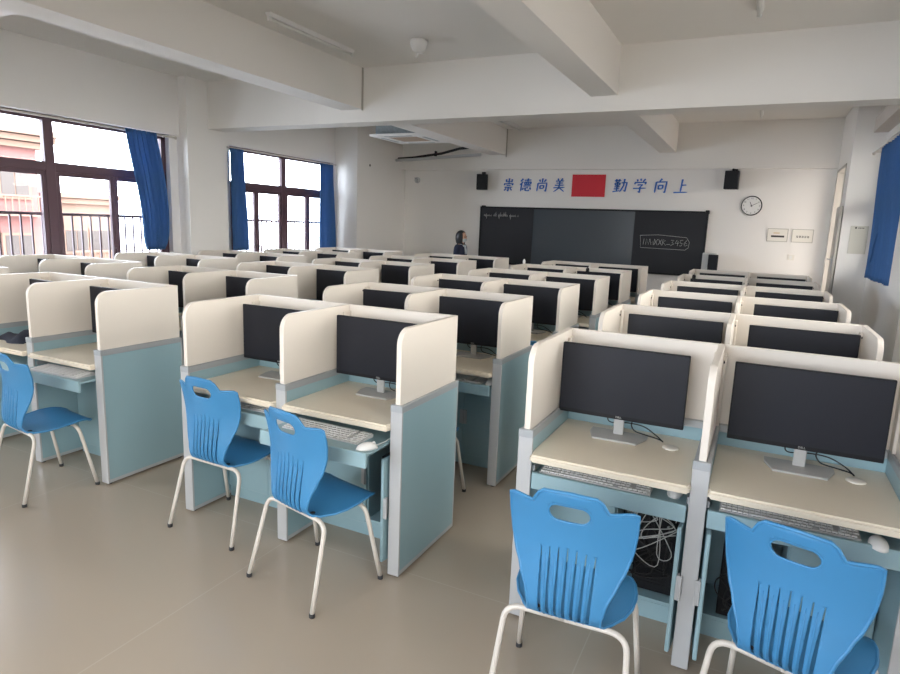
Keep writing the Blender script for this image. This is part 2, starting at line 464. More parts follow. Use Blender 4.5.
def back_rail_mesh():
    bm = bmesh.new(); box(bm, -W/2+.03, W/2-.03, D-.055, D-.029, HB-.03, HB+.003, .003); box(bm, -W/2+.03, W/2-.03, D-.004, D+.003, HB-.03, HB+.003, .002)
    return mesh('back_rail', bm, M['alu'])
SI = W/2 - T/2 + .002     # half of a seat's clear width
def worktop_mesh():
    bm = bmesh.new(); r = .014; x = SI-.001
    pts = [(-x, D-.05), (-x, -.034+r)]
    for i in range(1, 5): a = i/4*PI/2; pts.append((-x+r-r*math.cos(a), -.034+r-r*math.sin(a)))
    for i in range(0, 5): a = i/4*PI/2; pts.append((x-r+r*math.sin(a), -.034+r-r*math.cos(a)))
    pts.append((x, D-.05))
    x = SI
    prism(bm, pts[::-1], 'z', .728, .76)
    es = [e for e in bm.edges if abs(e.verts[0].co.z-e.verts[1].co.z) < 1e-6 and (e.verts[0].co.y+e.verts[1].co.y) < .1]
    bmesh.ops.bevel(bm, geom=es, offset=.009, segments=3, affect='EDGES')
    for f in bm.faces: f.smooth = False
    return mesh('worktop', bm, M['desk'])
def grommet_mesh():
    bm = bmesh.new(); lathe(bm, [(.034, .7595), (.034, .763), (.031, .7655), (.01, .766)], (.19, .37, 0), 20); return mesh('cable_grommet', bm, M['toplight'])
def tray_mesh():
    bm = bmesh.new(); box(bm, -SI+.012, SI-.012, .012, .36, .655, .668, .002); box(bm, -SI+.008, SI-.008, -.006, .012, .606, .676, .003)
    return mesh('keyboard_tray', bm, M['teal'])
def runner_mesh():
    bm = bmesh.new()
    for s in (-1, 1): box(bm, s*(SI-.006)-.005, s*(SI-.006)+.005, .02, .42, .675, .70)
    return mesh('tray_runner', bm, M['alud'])
def door_mesh(right):
    bm = bmesh.new(); w = SI-.004
    if right: box(bm, -w, 0, -.016, 0, .075, .59, .003)      # hinge at the right end
    else: box(bm, 0, w, -.016, 0, .075, .59, .003)
    return mesh('cabinet_door', bm, M['teal'])
def handle_mesh(right):
    bm = bmesh.new(); w = SI-.03; x = -w if right else w
    e = -1 if right else 1
    box(bm, min(x, x+e*.028), max(x, x+e*.028), -.024, -.0155, .30, .40, .002)
    box(bm, min(x+e*.020, x+e*.028), max(x+e*.020, x+e*.028), -.036, -.022, .30, .40, .002)
    return mesh('door_handle', bm, M['alu'])
def cabinet_mesh():
    bm = bmesh.new()
    box(bm, -SI, SI, .285, D-.05, .08, .096)           # bottom board
    box(bm, -SI, SI, .287, .302, .0, .078)             # plinth
    box(bm, -SI, SI, .285, .30, .592, .65)             # top rail
    box(bm, -.008, .008, .287, D-.05, .096, .592)      # middle divider
    return mesh('cabinet', bm, M['teal'])
PM = dict(side_panel=side_panel_mesh(), edge_post=edge_post_mesh(), cap_rail=cap_rail_mesh(), foot_glide=glide_mesh(), side_screen=side_screen_mesh(),
          back_screen=back_screen_mesh(), back_panel=back_panel_mesh(), back_rail=back_rail_mesh(),
          worktop=worktop_mesh(), cable_grommet=grommet_mesh(), keyboard_tray=tray_mesh(), tray_runner=runner_mesh(), cabinet=cabinet_mesh())
BAT = {k: batten_mesh(v) for k, v in {-1: (1,), 0: (-1, 1), 1: (-1,)}.items()}; SCR = {k: screw_mesh(v) for k, v in {-1: (1,), 0: (-1, 1), 1: (-1,)}.items()}
DM = {1: door_mesh(True), 0: door_mesh(False)}; HM = {1: handle_mesh(True), 0: handle_mesh(False)}

def part(key, parent, loc=(0, 0, 0)): return obj(key, PM[key], None, parent, loc)
ROWN = ['nearest', 'second-nearest', 'third-nearest', 'third-farthest', 'second-farthest', 'farthest']
COLN = {'R': 'rightmost column', 'M': 'third column from the windows', 'L': 'second column from the windows', 'F': 'column along the left windows'}
def make_desk(b, r, pull=(0, 0), open_doors=()):
    root = thing('study_carrel', 'two-seat cream and teal booth desk, %s of the %s' % (ROWN[r], COLN[b]), 'desk', (MID[b], ROWY[r], 0), 0, 'two-seat computer booths')
    for k in (-1, 0, 1):
        sp = part('side_panel', root, (k*W, 0, 0))
        part('edge_post', sp); part('cap_rail', sp); part('foot_glide', sp)
        ss = part('side_screen', root, (k*W, 0, 0)); obj('corner_batten', BAT[k], None, ss); obj('screw_cap', SCR[k], None, ss)
    for k in (0, 1):
        cx = (k-.5)*W
        part('back_screen', root, (cx, 0, 0)); bp = part('back_panel', root, (cx, 0, 0)); part('back_rail', bp)
        wt = part('worktop', root, (cx, 0, 0)); part('cable_grommet', wt)
        tr = part('keyboard_tray', root, (cx, -pull[k], 0)); rn = part('tray_runner', root, (cx, 0, 0))
        cb = part('cabinet', root, (cx, 0, 0))
        for s in (0, 1):
            d = obj('cabinet_door', DM[s], None, cb, ((SI-.004) if s else -(SI-.004), .285, 0))
            ang = {x[:2]: x[2] for x in open_doors}.get((k, s), 0)
            d.rotation_euler = (0, 0, math.radians(ang if s else -ang))
            obj('door_handle', HM[s], None, d)
    return root
PULL = {('M', 0): (.02, .185), ('L', 0): (.02, .10), ('R', 0): (0, 0), ('M', 1): (0, .02)}
DOORS = {('M', 0): ((1, 1, 84),), ('R', 0): ((0, 1, 85), (1, 0, 85))}
for b in 'RMLF':
    for r in range(6):
        make_desk(b, r, PULL.get((b, r), (0, 0)), DOORS.get((b, r), ()))

# ------------------------------------------------------------------ monitors
def letters_mesh(txt, size, ext, m, name):
    cu = bpy.data.curves.new(name, 'FONT'); cu.body = txt; cu.size = size; cu.extrude = ext; cu.align_x = 'CENTER'; cu.align_y = 'CENTER'; cu.resolution_u = 2
    o = bpy.data.objects.new(name, cu); col.objects.link(o)
    dg = bpy.context.evaluated_depsgraph_get(); me = bpy.data.meshes.new_from_object(o.evaluated_get(dg))
    bpy.data.objects.remove(o); me.materials.clear(); me.materials.append(m); me.name = name
    return me
MW, MH = .545, .322
bm = bmesh.new(); box(bm, -MW/2, MW/2, 0, .018, .0, MH, .003, 2); box(bm, -.2, .2, .018, .045, .04, .26, .012, 2); housing_me = mesh('housing', bm, M['bezel'])
bm = bmesh.new(); box(bm, -MW/2+.005, MW/2-.005, -.0012, .001, .018, MH-.005); scr_me = mesh('screen', bm, M['screen'])
bm = bmesh.new(); box(bm, -.0225, .0225, .020, .034, -.075, .1, .003); lathe(bm, [(.011, .0185), (.011, .021)], (0, 0, -.03), 16, 'y')
bmesh.ops.transform(bm, matrix=Matrix.Identity(4), verts=bm.verts)
neck_me = mesh('stand_neck', bm, M['stand'])
bm = bmesh.new()
prism(bm, [(-.125, .075), (-.125, .02), (-.095, -.07), (.095, -.07), (.125, .02), (.125, .075)], 'z', 0, .009)
bmesh.ops.bevel(bm, geom=list(bm.edges), offset=.002, segments=1, affect='EDGES')
base_me = mesh('stand_base', bm, M['stand'])
bm = bmesh.new()
tube(bm, spline([(-.04, .035, .10), (-.055, .04, .07), (-.04, .05, .045), (.03, .055, .052), (.10, .05, .05), (.155, .03, .03), (.19, .04, .0), (.19, .045, -.003)], 6), .0028, 6)
tube(bm, spline([(.09, .035, .10), (.055, .03, .065), (.07, .015, .035), (.12, .01, .025), (.165, .02, .015), (.185, .035, .004), (.19, .045, -.003)], 6), .0028, 6)
cable_me = mesh('monitor_cable', bm, M['cordb'])
logo_me = letters_mesh('DELL', .012, .0006, M['stand'], 'maker_badge')
def monitor(b, r, k, dx=0, rz=0):
    side = 'left' if k == 0 else 'right'
    x = MID[b] + (k-.5)*W + dx
    root = thing('monitor', 'black monitor in the %s seat of the %s booth, %s' % (side, ROWN[r], COLN[b]), 'monitor', (x, ROWY[r]+.385, .76), rz, 'desktop monitors in the booths')
    h = obj('housing', housing_me, None, root, (0, 0, .082)); obj('screen', scr_me, None, h)
    lg = obj('maker_badge', logo_me, None, h, (0, -.0008, .0105), (PI/2, 0, 0))
    obj('stand_neck', neck_me, None, root, (0, 0, .082)); obj('stand_base', base_me, None, root, (0, 0, 0))
    obj('monitor_cable', cable_me, None, root, (0, 0, .006))
DX = {('R', 0, 0): 0.0, ('R', 0, 1): 0.0}
for b in 'RMLF':
    for r in range(6):
        for k in (0, 1):
            rr = random.Random(hash((b == 'R', r*2+k, 'RMLF'.index(b))))
            dx, rz = rr.uniform(-.025, .025), math.radians(rr.uniform(-2.2, 2.2))
            if r == 0 and b == 'R': dx, rz = (-.042, 0) if k == 0 else (-.002, 0)
            if r > 0 and b == 'R': dx, rz = dx*.3+(.02 if k == 0 else .035), rz*.4
            if r == 0 and b == 'M': dx, rz = (-.008, 0)
            monitor(b, r, k, dx, rz)

# ------------------------------------------------------------------ keyboards and mice
bm = bmesh.new(); prism(bm, [(0, 0), (.13, 0), (.13, .016), (.0, .006)], 'x', -.222, .222); kb_me = mesh('keyboard_base', bm, M['keybase'])
bm = bmesh.new()
for row in range(6):
    y = .006 + row*.0205; z = .006 + .0105*(y/.13)
    x = -.217
    while x < .21:
        w = .0165
        if row == 0 and -.14 < x < -.03: w = .105
        if not (.075 < x < .083 or .142 < x < .150):
            box(bm, x, x+w, y, y+.0165, z, z+.006, .0015)
        x += w+.0025
keys_me = mesh('keys', bm, M['keys'])
def half_ellipsoid(bm, rx, ry, rz, n=18, m=7):
    rings = []
    for i in range(m):
        a = i/m*PI/2
        s = math.cos(a); z = rz*math.sin(a)
        rings.append([bm.verts.new((rx*s*math.cos(2*PI*j/n), ry*s*math.sin(2*PI*j/n), z)) for j in range(n)])
    top = bm.verts.new((0, 0, rz))
    for a, b in zip(rings, rings[1:]):
        for j in range(n):
            f = bm.faces.new((a[j], a[(j+1) % n], b[(j+1) % n], b[j])); f.smooth = True
    for j in range(n): f = bm.faces.new((rings[-1][j], rings[-1][(j+1) % n], top)); f.smooth = True
    bm.faces.new(rings[0][::-1])
bm = bmesh.new(); half_ellipsoid(bm, .029, .052, .031); mouse_me = mesh('mouse_body', bm, M['white'])
bm = bmesh.new(); lathe(bm, [(.008, -.003), (.010, -.001), (.010, .001), (.008, .003)], (0, .032, .0215), 14, 'x'); wheel_me = mesh('scroll_wheel', bm, M['keybase'])
TZ = .668
def keyboard(label, x, y, rz=0):
    root = thing('keyboard', label, 'keyboard', (x, y, TZ), rz, 'keyboards on the pull-out trays')
    obj('keyboard_base', kb_me, None, root); obj('keys', keys_me, None, root)
def mouse(label, x, y, rz, cordpts):
    root = thing('computer_mouse', label, 'mouse', (x, y, TZ), rz, 'mice on the trays')
    obj('mouse_body', mouse_me, None, root); obj('scroll_wheel', wheel_me, None, root)
    bm = bmesh.new(); tube(bm, spline(cordpts, 6), .002, 6); obj('mouse_cord', bm, M['cordw'], root)
keyboard('light grey keyboard on the tray below the left monitor of the rightmost front desk', -.035, 1.955)
keyboard('light grey keyboard on the tray below the right monitor of the rightmost front desk', .655, 1.955)
keyboard('pale keyboard on the pulled-out tray behind the blue chair with visible mouse', -1.30, 1.83, math.radians(-1))
keyboard('keyboard deep under the left desktop of the booth with the pulled-out tray', -1.96, 1.965)
keyboard('grey keyboard on the half-open tray of the booth beside the leftmost chair', -3.36, 1.86, math.radians(2))
keyboard('keyboard on the tray in the aisle-side seat of the second middle booth', -1.27, 3.165)
back = [(0, .05, .012), (.01, .09, .012), (.03, .14, .006), (.0, .19, .004)]
mouse('white mouse tucked under the left desktop edge of the nearest right booth', .27, 2.03, 0, back)
mouse('white mouse at the frame edge below the rightmost front monitor', .925, 1.95, math.radians(4), back[:3] + [(.01, .17, .004)])
mouse('white corded mouse on the corner of the pulled-out teal tray', -1.015, 1.81, math.radians(-35), [(0, .05, .012), (.0, .08, .018), (-.03, .13, .02), (-.035, .16, -.005), (-.03, .155, -.07), (-.03, .15, -.17)])
mouse('small pale mouse on the tray in the second middle booth', -1.0, 3.21, 0, back[:3])

# computers and cables inside the open cabinets
def tower(label, x, y):
    root = thing('computer_tower', label, 'computer', (x, y, .096), 0, 'computer towers in the cabinets')
    bm = bmesh.new(); box(bm, -.085, .085, 0, .22, 0, .36, .004); obj('tower_case', bm, M['black'], root)
    bm = bmesh.new(); box(bm, -.08, .08, -.006, .0, .005, .355, .002)
    for i in range(8): box(bm, -.06, .06, -.0085, -.006, .04+i*.014, .046+i*.014)
    obj('front_panel', bm, M['bezel'], root)
    bm = bmesh.new(); lathe(bm, [(.007, -.009), (.007, -.005)], (.05, 0, .32), 12, 'y'); obj('power_button', bm, M['alud'], root)
tower('black computer tower inside the open cabinet by the pulled-out tray', MID['M']+W/2+.155, 2.235)
tower('black computer tower behind the left open door beside the right front chair', MID['R']+W/2-.15, 2.235)
tower('black computer tower behind tangled cables in the nearest right booth', MID['R']-W/2+.17, 2.27)
def tangle(label, x, y, z, seed, m, n=3, r=.0022, sx=.11, sz=.17):
    rr = random.Random(seed); bm = bmesh.new()
    for _ in range(n):
        pts = [(rr.uniform(-sx, sx), rr.uniform(-.014, .014), rr.uniform(-sz, sz)) for i in range(9)]
        pts[0] = (rr.uniform(-.03, .03), .01, sz*1.1)
        tube(bm, spline(pts, 7), r, 5)
    tag(obj('cable_tangle', bm, m, None, (x, y, z)), label, 'cables')
xr = MID['R']-W/2+.15
tangle('tangled white cables hanging in the open cabinet of the nearest right booth', xr+.02, 2.218, .40, 3, M['cordw'], 3)
tangle('tangled black cables in the open cabinet of the nearest right booth', xr-.01, 2.245, .33, 11, M['cordb'], 4, .003)
tangle('loop of black cables in the cabinet beside the right front chair', MID['R']+W/2-.14, 2.205, .22, 5, M['cordb'], 3, .0028, .1, .08)

# ------------------------------------------------------------------ chairs
def chair_meshes():
    # profile of the shell: s = arc length, 0 at the bend, + up the back, - along the seat
    prof_back = [(-.128, .400), (-.152, .440), (-.153, .50), (-.142, .58), (-.138, .65), (-.146, .72), (-.160, .78), (-.176, .835), (-.188, .875)]
    prof_seat = [(-.128, .400), (-.088, .389), (-.03, .393), (.05, .406), (.13, .414), (.19, .411), (.230, .396), (.248, .368)]
    def arc(P):
        P = [Vector((0, a, b)) for a, b in P]; Q = spline(P, 12); acc = [0]
        for a, b in zip(Q, Q[1:]): acc.append(acc[-1]+(b-a).length)
        return Q, acc
    QB, AB = arc(prof_back); QS, AS = arc(prof_seat)
    def at(s):
        Q, A = (QB, AB) if s >= 0 else (QS, AS); s = abs(s)
        for i in range(len(A)-1):
            if s <= A[i+1]:
                t = (s-A[i])/(A[i+1]-A[i]); p = Q[i].lerp(Q[i+1], t); return p.y, p.z
        d = (Q[-1]-Q[-2]).normalized(); p = Q[-1]+d*(s-A[-1]); return p.y, p.z
    LS = -.388
    LB = next(i/1000 for i in range(300, 560) if at(i/1000)[1] >= .812)
    ks = [(-.388, .105), (-.382, .130), (-.365, .156), (-.33, .178), (-.28, .196), (-.21, .208), (-.15, .203), (-.10, .184), (-.05, .150), (-.01, .126), (.03, .118), (.09, .132), (.155, .158), (.22, .184), (.28, .198), (.35, .205), (.44, .206)]
    def hw(s):
        if s <= ks[0][0]: return ks[0][1]
        for (a, wa), (b, wb) in zip(ks, ks[1:]):
            if s <= b:
                t = (s-a)/(b-a); t = t*t*(3-2*t)*.5+t*.5; return wa+(wb-wa)*t
        return ks[-1][1]
    def stop(x):
        x = abs(x)
        def sm(a, b, t): t = max(0, min(1, (t-a)/(b-a))); return t*t*(3-2*t)
        return LB + .050*(1-sm(.090, .120, x)) - .006*sm(.0, .09, x) - .004*sm(.11, .125, x) + .005*sm(.125, .18, x) - .006*sm(.192, .204, x)
    outline = []
    n = 60
    for i in range(n+1):
        s = LS+(stop(.206)-LS)*i/n; outline.append((hw(s), s))
    tx = [(.203, stop(.203)+.001)]
    for i in range(1, 44): x = .203-.406*i/44; tx.append((x, stop(x)))
    tx.append((-.203, stop(.203)+.001))
    left = [(-a, b) for a, b in outline[::-1]]
    OUT = outline + tx + left
    cl = []
    for p in OUT:
        if not cl or (Vector(p)-Vector(cl[-1])).length > 1.5e-3: cl.append(p)
    OUT = cl
    holes = []
    H = []; cx, cy, a, b = 0, LB-.032, .034, .033
    for i in range(28):
        t = 2*PI*i/28; c, s_ = math.cos(t), math.sin(t)
        H.append((cx + (a if c > 0 else -a) + b*c*1.05, cy + b*s_)) if abs(c) > 1e-6 else H.append((cx, cy+b*s_))
    holes.append(H)
    for k in range(7):
        x = (k-3)*.0262; top_ = .265-.005*abs(k-3); pts = []
        for (s_, w) in ((.004, .0048), (.03, .0062), (.07, .0056), (.14, .0042), (.20, .0030), (top_, .0012)): pts.append((x*(1+.10*(s_/.2))+w, s_))
        for (s_, w) in ((top_, .0012), (.20, .0030), (.14, .0042), (.07, .0056), (.03, .0062), (.004, .0048)): pts.append((x*(1+.10*(s_/.2))-w, s_))
        holes.append(pts)
    V = [Vector(p) for p in OUT]; E = [(i, (i+1) % len(OUT)) for i in range(len(OUT))]
    for h in holes:
        o = len(V); V += [Vector(p) for p in h]; E += [(o+i, o+(i+1) % len(h)) for i in range(len(h))]
    def inside(p, poly):
        c = False; x, y = p; j = len(poly)-1
        for i in range(len(poly)):
            xi, yi = poly[i]; xj, yj = poly[j]
            if (yi > y) != (yj > y) and x < (xj-xi)*(y-yi)/(yj-yi)+xi: c = not c
            j = i
        return c
    s = LS+.008
    while s < LB+.04:
        for i in range(-17, 18):
            x = i/17*(hw(s)-.006)
            if s < stop(x)-.006 and not any(inside((x, s), h) for h in holes): V.append(Vector((x, s)))
        s += .011
    vo, eo, fo, *_ = geometry.delaunay_2d_cdt(V, E, [], 0, 1e-5)
    def m3(x, s):
        y, z = at(s)
        wb = max(0, min(1, (s+.02)/.10)); ws = 1-wb
        y += wb*1.15*x*x * (1 if s > 0 else 0) ; z += ws*.12*x*x
        return Vector((x, y, z))
    bm = bmesh.new(); bv = [bm.verts.new(m3(v.x, v.y)) for v in vo]
    for f in fo:
        c = ((vo[f[0]].x+vo[f[1]].x+vo[f[2]].x)/3, (vo[f[0]].y+vo[f[1]].y+vo[f[2]].y)/3)
        if inside(c, OUT) and not any(inside(c, h) for h in holes):
            try: bm.faces.new([bv[i] for i in f]).smooth = True
            except ValueError: pass
    bmesh.ops.delete(bm, geom=[v for v in bm.verts if not v.link_faces], context='VERTS')
    bmesh.ops.recalc_face_normals(bm, faces=bm.faces)
    me = bpy.data.meshes.new('t'); bm.to_mesh(me); bm.free()
    o = bpy.data.objects.new('t', me); col.objects.link(o)
    md = o.modifiers.new('s', 'SOLIDIFY'); md.thickness = .006; md.offset = 0
    dg = bpy.context.evaluated_depsgraph_get(); me2 = bpy.data.meshes.new_from_object(o.evaluated_get(dg)); bpy.data.objects.remove(o)
    bm = bmesh.new(); bm.from_mesh(me2)
    # rolled rim all the way round, and a raised ring around the hand hole
    ring = [m3(x, s) for x, s in OUT[::2]]
    tube(bm, ring, .0060, 8, closed=True)
    tube(bm, [m3(x, s) for x, s in H], .0042, 6, closed=True)
    # ribs: stiffening bands either side of the slots, standing proud at the bend
    for k in range(6):
        x0 = (k-2.5)*.0262
        tube(bm, [m3(x0*(1+.10*(s_/.2)), s_)+Vector((0, -.002, 0)) for s_ in [.0, .02, .05, .09, .14, .19, .23]], .005, 6, rr=[.003, .0058, .0062, .0056, .0045, .0035, .002])
    shell = mesh('seat_shell', bm, M['blue'])
    return shell
shell_me = chair_meshes()
def leg_mesh(front, s):
    bm = bmesh.new()
    yt = .13 if front else -.105; yf = .205 if front else -.20
    zt = .386 if front else .384
    xb = .165 if front else .17
    foot = Vector((s*.232, yf, .012))
    top = Vector((s*(xb+.035), yt, zt-.0)); 
    d = (top-foot).normalized()
    knee = top - d*.055
    pts = [foot, foot.lerp(knee, .5), knee]
    for i in range(1, 7):
        t = i/6; a = knee.lerp(top, t); b = top.lerp(Vector((s*(xb-.03), yt, zt)), t); pts.append(a.lerp(b, t))
    pts.append(Vector((0, yt, zt)))
    tube(bm, pts, .0105, 10)
    return mesh('leg', bm, M['tube'])
def foot_mesh(front, s):
    bm = bmesh.new(); yf = .205 if front else -.20; lathe(bm, [(.012, 0), (.013, .003), (.0125, .018)], (s*.232, yf, 0), 12); return mesh('foot_cap', bm, M['rubber'])
LEG = {(f, s): leg_mesh(f, s) for f in (0, 1) for s in (-1, 1)}; FOOT = {(f, s): foot_mesh(f, s) for f in (0, 1) for s in (-1, 1)}
bm = bmesh.new()
for s in (-1, 1): tube(bm, [(s*.10, -.105, .381), (s*.10, .13, .390)], .008, 8)
for s in (-1, 1):
    for y in (-.09, .12): lathe(bm, [(.012, .372), (.012, .396)], (s*.10, y, 0), 10)
rail_me = mesh('seat_rail', bm, M['rubber'])
def chair(label, x, y, deg):
    root = thing('classroom_chair', label, 'chair', (x, y, 0), math.radians(deg), 'blue plastic chairs with grey legs')
    obj('seat_shell', shell_me, None, root); obj('seat_rail', rail_me, None, root)
    for k in LEG:
        l = obj('leg', LEG[k], None, root); obj('foot_cap', FOOT[k], None, l)
chair('blue chair at the left seat of the nearest right booth, cables behind it', .008, 1.565, 3)
chair('blue chair at bottom right corner, turned slightly, below the rightmost monitor', .695, 1.65, -17)
chair('blue chair standing farthest out, in front of the pulled-out tray with mouse', -1.255, 1.745, -13)
chair('blue chair tucked at the left seat of the nearest middle booth', -2.0, 1.945, -2)
chair('blue chair cut by the left frame edge beside the large teal end panel', -3.32, 1.735, -8)
chair('blue chair behind the nearest middle booth, only a grey leg showing', -1.30, 2.80, -3)
chair('blue chair glimpsed between middle booths, only its top corner visible', -1.205, 4.23, 0)

# ------------------------------------------------------------------ small things on the booths
bm = bmesh.new()
rr = random.Random(4); pts = []
N_ = 14
g = [[None]*N_ for _ in range(N_)]
for i in range(N_):
    for j in range(N_):
        u, v = i/(N_-1)*2-1, j/(N_-1)*2-1
        r_ = max(abs(u), abs(v)); h = .075*(1-r_**2)*(.7+.3*math.sin(5*u+3*v))+rr.uniform(0, .008)*(1-r_)
        g[i][j] = bm.verts.new((u*.17*(1+.15*math.sin(3*v)), v*.11*(1+.2*math.sin(4*u)), h+.001))
for i in range(N_-1):
    for j in range(N_-1): bm.faces.new((g[i][j], g[i+1][j], g[i+1][j+1], g[i][j+1])).smooth = True
b0 = [g[i][0] for i in range(N_)]+[g[N_-1][j] for j in range(1, N_)]+[g[i][N_-1] for i in range(N_-2, -1, -1)]+[g[0][j] for j in range(N_-2, 0, -1)]
bm.faces.new(b0)
tag(obj('dark_cloth', bm, M['cloth'], None, (-4.12, 2.13, .76)), 'crumpled dark cloth bag on the desktop behind the leftmost chair', 'bag')
def webcam(label, x, y, z, m):
    root = thing('webcam', label, 'camera', (x, y, z))
    bm = bmesh.new(); box(bm, -.02, .02, -.02, .02, 0, .012, .003); obj('clip', bm, m, root)
    bm = bmesh.new(); lathe(bm, [(.012, -.025), (.020, -.015), (.021, 0), (.018, .015), (.009, .022)], (0, 0, .025), 16, 'y'); obj('camera_head', bm, m, root)
webcam('small black webcam on the screen edge of a far booth, rightmost column', -.19, ROWY[4]+.395, 1.165, M['black'])
webcam('small black webcam on a far middle booth near the blackboard centre', -1.42, ROWY[4]+.395, 1.165, M['black'])
bm = bmesh.new(); lathe(bm, [(.017, 0), (.018, .005), (.018, .04), (.013, .05), (.009, .052), (.009, .062)], (0, 0, 0), 16)
tag(obj('white_bottle', bm, M['white'], None, (-2.287, ROWY[4]+.50, HT)), 'tiny white bottle on top of a far booth screen below the blackboard', 'bottle')

# ------------------------------------------------------------------ front wall items
XB0, XB1, ZB0, ZB1 = -4.54, -.385, .95, 2.045
root = thing('blackboard', 'long black sliding blackboard with grey screen in its middle on front wall', 'blackboard', ((XB0+XB1)/2, YF, ZB0))
cx = (XB0+XB1)/2
bm = bmesh.new(); box(bm, XB0-cx+.03, -3.45-cx, -.062, -.03, .03, ZB1-ZB0-.03); obj('left_board', bm, M['board'], root)['label'] = 'black slate board with faint chalk line'
bm = bmesh.new(); box(bm, -1.58-cx, XB1-cx-.03, -.062, -.03, .03, ZB1-ZB0-.03); obj('right_board', bm, M['board'], root)['label'] = 'black slate board with chalk in a drawn box'
bm = bmesh.new(); box(bm, -3.45-cx, -1.58-cx, -.05, -.03, .03, ZB1-ZB0-.03); obj('centre_screen', bm, M['boardscreen'], root)['label'] = 'grey glass touch screen'
bm = bmesh.new()
a0, a1, h = XB0-cx, XB1-cx, ZB1-ZB0
box(bm, a0, a1, -.075, 0, h-.03, h, .003); box(bm, a0, a1, -.075, 0, 0, .03, .003); box(bm, a0, a0+.03, -.075, 0, 0, h, .003); box(bm, a1-.03, a1, -.075, 0, 0, h, .003); box(bm, a0, a1, -.03, 0, .01, h-.01)
box(bm, a1-.05, a1+.012, -.085, 0, h-.04, h+.02, .008); box(bm, a0+.03, a0+.09, -.085, 0, h-.01, h+.018, .006)
obj('board_frame', bm, M['bezel'], root)
def chalk(bm, strokes, x, z, sc_, y=-.063):
    for st in strokes:
        tube(bm, [(x+p[0]*sc_, y, z+p[1]*sc_) for p in st], .0028, 5)
CH = {'1': [[(.3, 0), (.4, 1)]], 'N': [[(0, 0), (.1, 1), (.5, 0), (.65, 1)]], 'W': [[(0, 1), (.2, 0), (.4, .7), (.6, 0), (.8, 1)]], 'X': [[(0, 0), (.6, 1)], [(.05, 1), (.6, 0)]],
      'R': [[(0, 0), (.1, 1), (.5, .85), (.1, .5), (.6, 0)]], '-': [[(0, .15), (.6, .2)]], '3': [[(0, .9), (.5, .95), (.2, .55), (.5, .3), (0, 0)]],
      '4': [[(.3, 1), (0, .4), (.6, .45)], [(.5, .8), (.4, 0)]], '5': [[(.6, 1), (.15, .95), (.1, .55), (.5, .4), (.3, 0), (0, .05)]], '6': [[(.5, 1), (.05, .4), (.2, 0), (.6, .2), (.4, .5), (.1, .3)]]}
bm = bmesh.new()
x = -1.43-cx
for c in '1NWXXR-3456':
    chalk(bm, CH[c], x, .505, .10); x += .07
obj('chalk_characters', bm, M['chalk'], root); bm = bmesh.new()
X0, X1, Z0, Z1 = -1.46-cx, -.64-cx, .45, .66
tube(bm, [(X0, -.063, Z1), (X0+.02, -.063, Z0), (X1-.06, -.063, Z0-.01), (X1-.01, -.063, Z0+.03), (X1, -.063, Z0+.12), (X1-.05, -.063, Z1-.01), (X0+.3, -.063, Z1+.02), (X0, -.063, Z1)], .0028, 5)
obj('chalk_outline', bm, M['chalk'], root); bm = bmesh.new()
x = -4.46-cx
for i, seg in enumerate(['w', 'y', 'w', 'w', 'u', ' ', 'x', 'l', ' ', 'y', 'h', 'w', 'h', 'l', 'w', ' ', 'y', 'w', 'u', 'w', '-', 'w']):
    if seg == ' ': obj('chalk_word', bm, M['chalk'], root); bm = bmesh.new(); x += .03; continue
    if seg == '-': x += .02; continue
    hh = {'w': .04, 'y': .05, 'u': .035, 'x': .05, 'l': .09, 'h': .085, '-': .01}[seg]; dn = -.05 if seg == 'y' else 0
    tube(bm, [(x, -.063, .91+hh*.6), (x+.010, -.063, .91+dn*.3), (x+.018, -.063, .91+hh), (x+.022, -.063, .91+dn), (x+.03, -.063, .91+hh*.5)], .003, 5); x += .034
obj('chalk_word', bm, M['chalk'], root)

